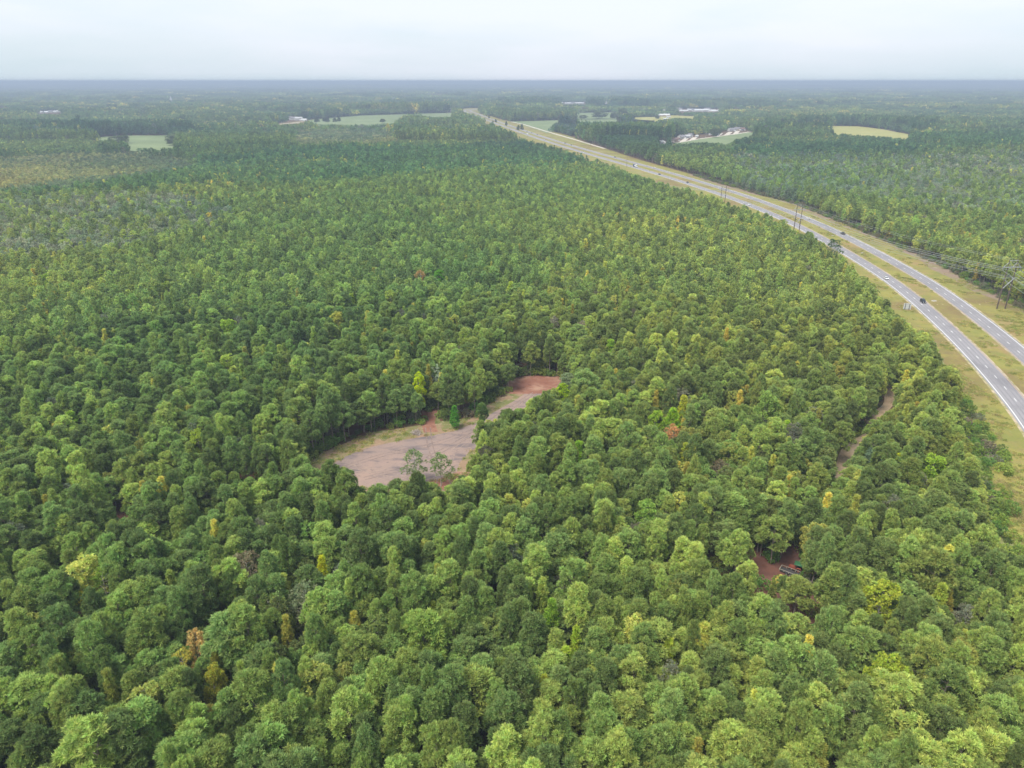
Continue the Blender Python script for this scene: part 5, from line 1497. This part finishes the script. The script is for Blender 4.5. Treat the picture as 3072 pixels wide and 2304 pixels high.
house(434, 338, 28, 14, 5, 'white', 'pale', .2, 'right one of two white roofs beyond the left field', 'barn')
house(379, 350, 10, 8, 4, 'white', 'white', .2, 'tiny white shed above the left field', 'shed')
G6 = 'houses at the sandy yard'
house(867, 358, 20, 13, 6, 'white', 'grey', .1, 'left white house at the sandy yard by the far field', 'house', G6)
house(882, 359, 20, 13, 6, 'white', 'grey', .1, 'middle white house at the sandy yard by the far field', 'house', G6)
house(897, 360, 22, 14, 6, 'white', 'pale', .1, 'right white house at the sandy yard by the far field', 'house', G6)
house(913, 362, 16, 9, 4, 'white', 'white', .1, 'white roofed shed beside a dark tree at the sandy yard', 'shed', G6)
house(845, 366, 50, 8, 2.5, 'tan', 'brown', .1, 'long low brownish building on the sandy yard', 'barn', G6)
for i, (px, py, lb) in enumerate(((2760, 308, 'left small white roof in the far right forest'), (2776, 308.5, 'second small white roof in the far right forest'), (2890, 314, 'long pale roof in the far right forest'), (2940, 314, 'bright white roof beside bare ground in the far right forest'), (2955, 299, 'farthest white roof in the far right forest'))):
    house(px, py, [24, 50, 60, 30, 40][i], 20, 8 + 4 * (i > 1), 'white', 'white', .1, lb, 'barn', 'white roofs in the far right forest')
# steeple-like white tower, mast and water tower
x, y = at(518, 312); r = empty('steeple', (x, y, 0))
t = MB(); t.box(-14, -9, 0, 14, 9, 12); t.build('nave', M_WALLS['white'], r)
t = MB(); t.box(-5, -14, 0, 5, -9.01, 22); t.build('tower', M_WALLS['white'], r)
t = MB(); t.add([(-5.5, -14.5, 22), (5.5, -14.5, 22), (5.5, -8.5, 22), (-5.5, -8.5, 22), (0, -11.5, 42)], [(0, 1, 4), (1, 2, 4), (2, 3, 4), (3, 0, 4), (3, 2, 1, 0)]); t.build('spire', M_ROOFS['white'], r)
tag(r, 'bright white pointed church tower far off in the left forest', 'church')
x, y = 4500 * (888 - 1536) / F_PX * 1.084, 4500.0
r = empty('radio_mast', (x * 1.9, y * 1.9, 0))
t = MB()
for a in (0, 2.1, 4.2): t.tube([(math.cos(a) * 1.2, math.sin(a) * 1.2, 0), (math.cos(a) * .9, math.sin(a) * .9, 112)], .25, 4)
for z in range(2, 112, 5):
    for a in (0, 2.1, 4.2): t.tube([(math.cos(a), math.sin(a), z), (math.cos(a + 2.1), math.sin(a + 2.1), z + 5)], .15, 4)
t.build('lattice', M_STEEL, r); tag(r, 'thin radio mast on the left horizon', 'radio mast')
x, y = at(1815, 311)
r = empty('radio_mast', (x, y, 0)); t = MB()
for a in (0, 2.1, 4.2): t.tube([(math.cos(a) * .8, math.sin(a) * .8, 0), (math.cos(a) * .5, math.sin(a) * .5, 52)], .16, 4)
for z in range(2, 50, 4):
    for a in (0, 2.1, 4.2): t.tube([(math.cos(a) * .7, math.sin(a) * .7, z), (math.cos(a + 2.1) * .7, math.sin(a + 2.1) * .7, z + 4)], .1, 4)
t.build('lattice', M_STEEL, r); tag(r, 'thin white mast beside a house beyond the highway', 'radio mast')
r = empty('water_tower', (12000 * (2048 - 1536) / F_PX * 1.084, 12000, 0)); t = MB()
t.tube([(0, 0, 0), (0, 0, 70)], [5, 3.5], 12); t.build('column', M_WALLS['white'], r)
t = MB(); t.tube([(0, 0, 66), (0, 0, 70), (0, 0, 76), (0, 0, 82), (0, 0, 88), (0, 0, 91)], [4, 11, 16, 16, 10, 2], 20); t.build('tank', M_WALLS['white'], r)
tag(r, 'tiny white water tower on the horizon right of centre', 'water tower')

# ------------------------------------------------------------------ lone trees of the fields and road edges
def lone(px, py, kd, H, Rr, c, label, name='field_tree', group='lone trees of far fields and road edges'):
    x, y = at(px, py)
    cme, tme = MODEL[kd, int(rng.integers(0, NV[kd]))]
    r = empty(name, (x, y, 0), float(rng.uniform(0, 6)))
    r.scale = (Rr / RD[kd], Rr / RD[kd], H / HT[kd])
    cr = bpy.data.objects.new('crown', cme); col.objects.link(cr); cr.parent = r; cr.color = (*c, 1)
    tk = bpy.data.objects.new('trunk', tme); col.objects.link(tk); tk.parent = r
    tag(r, label, 'tree', group)
DKG = (.11, .15, .075)
for (px, py, kd, H, Rr, lb) in [
    (1555, 401, 'pine', 19, 2.6, 'left dark tall pine of two silhouetted on the distant highway'), (1565.5, 401, 'pine', 21, 3.0, 'right dark tall pine of two silhouetted on the distant highway'),
    (1519, 387, 'pine', 19, 2.4, 'lone dark pine on the distant highway left of the two'), (1487, 374, 'pine', 15, 2.4, 'dark pine farther along the distant highway edge'),
    (1479, 374, 'pine', 13, 2.2, 'small dark pine next to the farther dark pine'), (1467, 362, 'pine', 16, 2.5, 'farthest dark pine on the distant highway edge'),
    (1750, 356.5, 'broad', 12, 13, 'small round bush clump in the distant green field'), (1796, 356, 'broad', 22, 24, 'widest round tree clump in the distant green field'),
    (1842, 357, 'broad', 20, 19, 'round tree clump right of the widest one in the distant field'), (1866, 356, 'broad', 30, 17, 'tallest tree clump in the distant green field'),
    (1890, 358, 'broad', 18, 20, 'tree clump at the right end of the distant green field'),
    (374, 430, 'broad', 16, 10, 'dark round tree at the near edge of the left field'), (356, 436, 'broad', 18, 14, 'wide tree left of the dark round one at the left field'),
    (376, 427, 'pine', 19, 4.5, 'slim pine standing before the left field'), (525, 436, 'broad', 20, 17, 'large round tree at the right corner of the left field'),
    (951, 374, 'pine', 17, 6, 'leftmost lone pine before the far green field'), (976, 374, 'pine', 20, 6, 'taller lone pine before the far green field'),
    (985, 374, 'pine', 18, 5, 'lone pine beside the taller one before the far field'), (1006, 374, 'pine', 18, 5, 'fourth lone pine before the far green field'),
    (1018, 374, 'pine', 21, 5.5, 'tallest lone pine before the far green field'), (1147, 374, 'pine', 16, 6, 'rightmost lone pine before the far green field'),
    (914, 360, 'pine', 27, 9, 'dark conical tree beside the shed at the sandy yard'),
    (2145, 412, 'broad', 15, 9, 'round tree beside the new street, left of its gap'), (2140, 408, 'broad', 17, 9, 'taller round tree on the new street bend'),
    (2154, 405, 'broad', 13, 8, 'round tree right of the new street bend'), (1972, 357, 'broad', 10, 9, 'small tree in the pale pasture below the farm'),
    ]:
    lone(px, py, kd, H, Rr, DKG if kd == 'pine' else (.17, .22, .10), lb)

# ------------------------------------------------------------------ haze: one closed box of even, thin air round everything
hz = MB(); hz.box(-62000, -1500, -1.0, 62000, 62000, CAM_Z + 6)
hm = bpy.data.materials.new('haze')
hm.use_nodes = True
ht = hm.node_tree
ht.nodes.remove(ht.nodes['Principled BSDF'])
pv = ht.nodes.new('ShaderNodeVolumePrincipled')
pv.inputs['Color'].default_value = (.47, .56, .70, 1)
pv.inputs['Density'].default_value = 0.00021
ht.links.new(pv.outputs[0], ht.nodes['Material Output'].inputs['Volume'])
ho = hz.build('haze', hm)
tag(ho, 'thin pale haze over the whole plain', 'haze', kind='stuff')
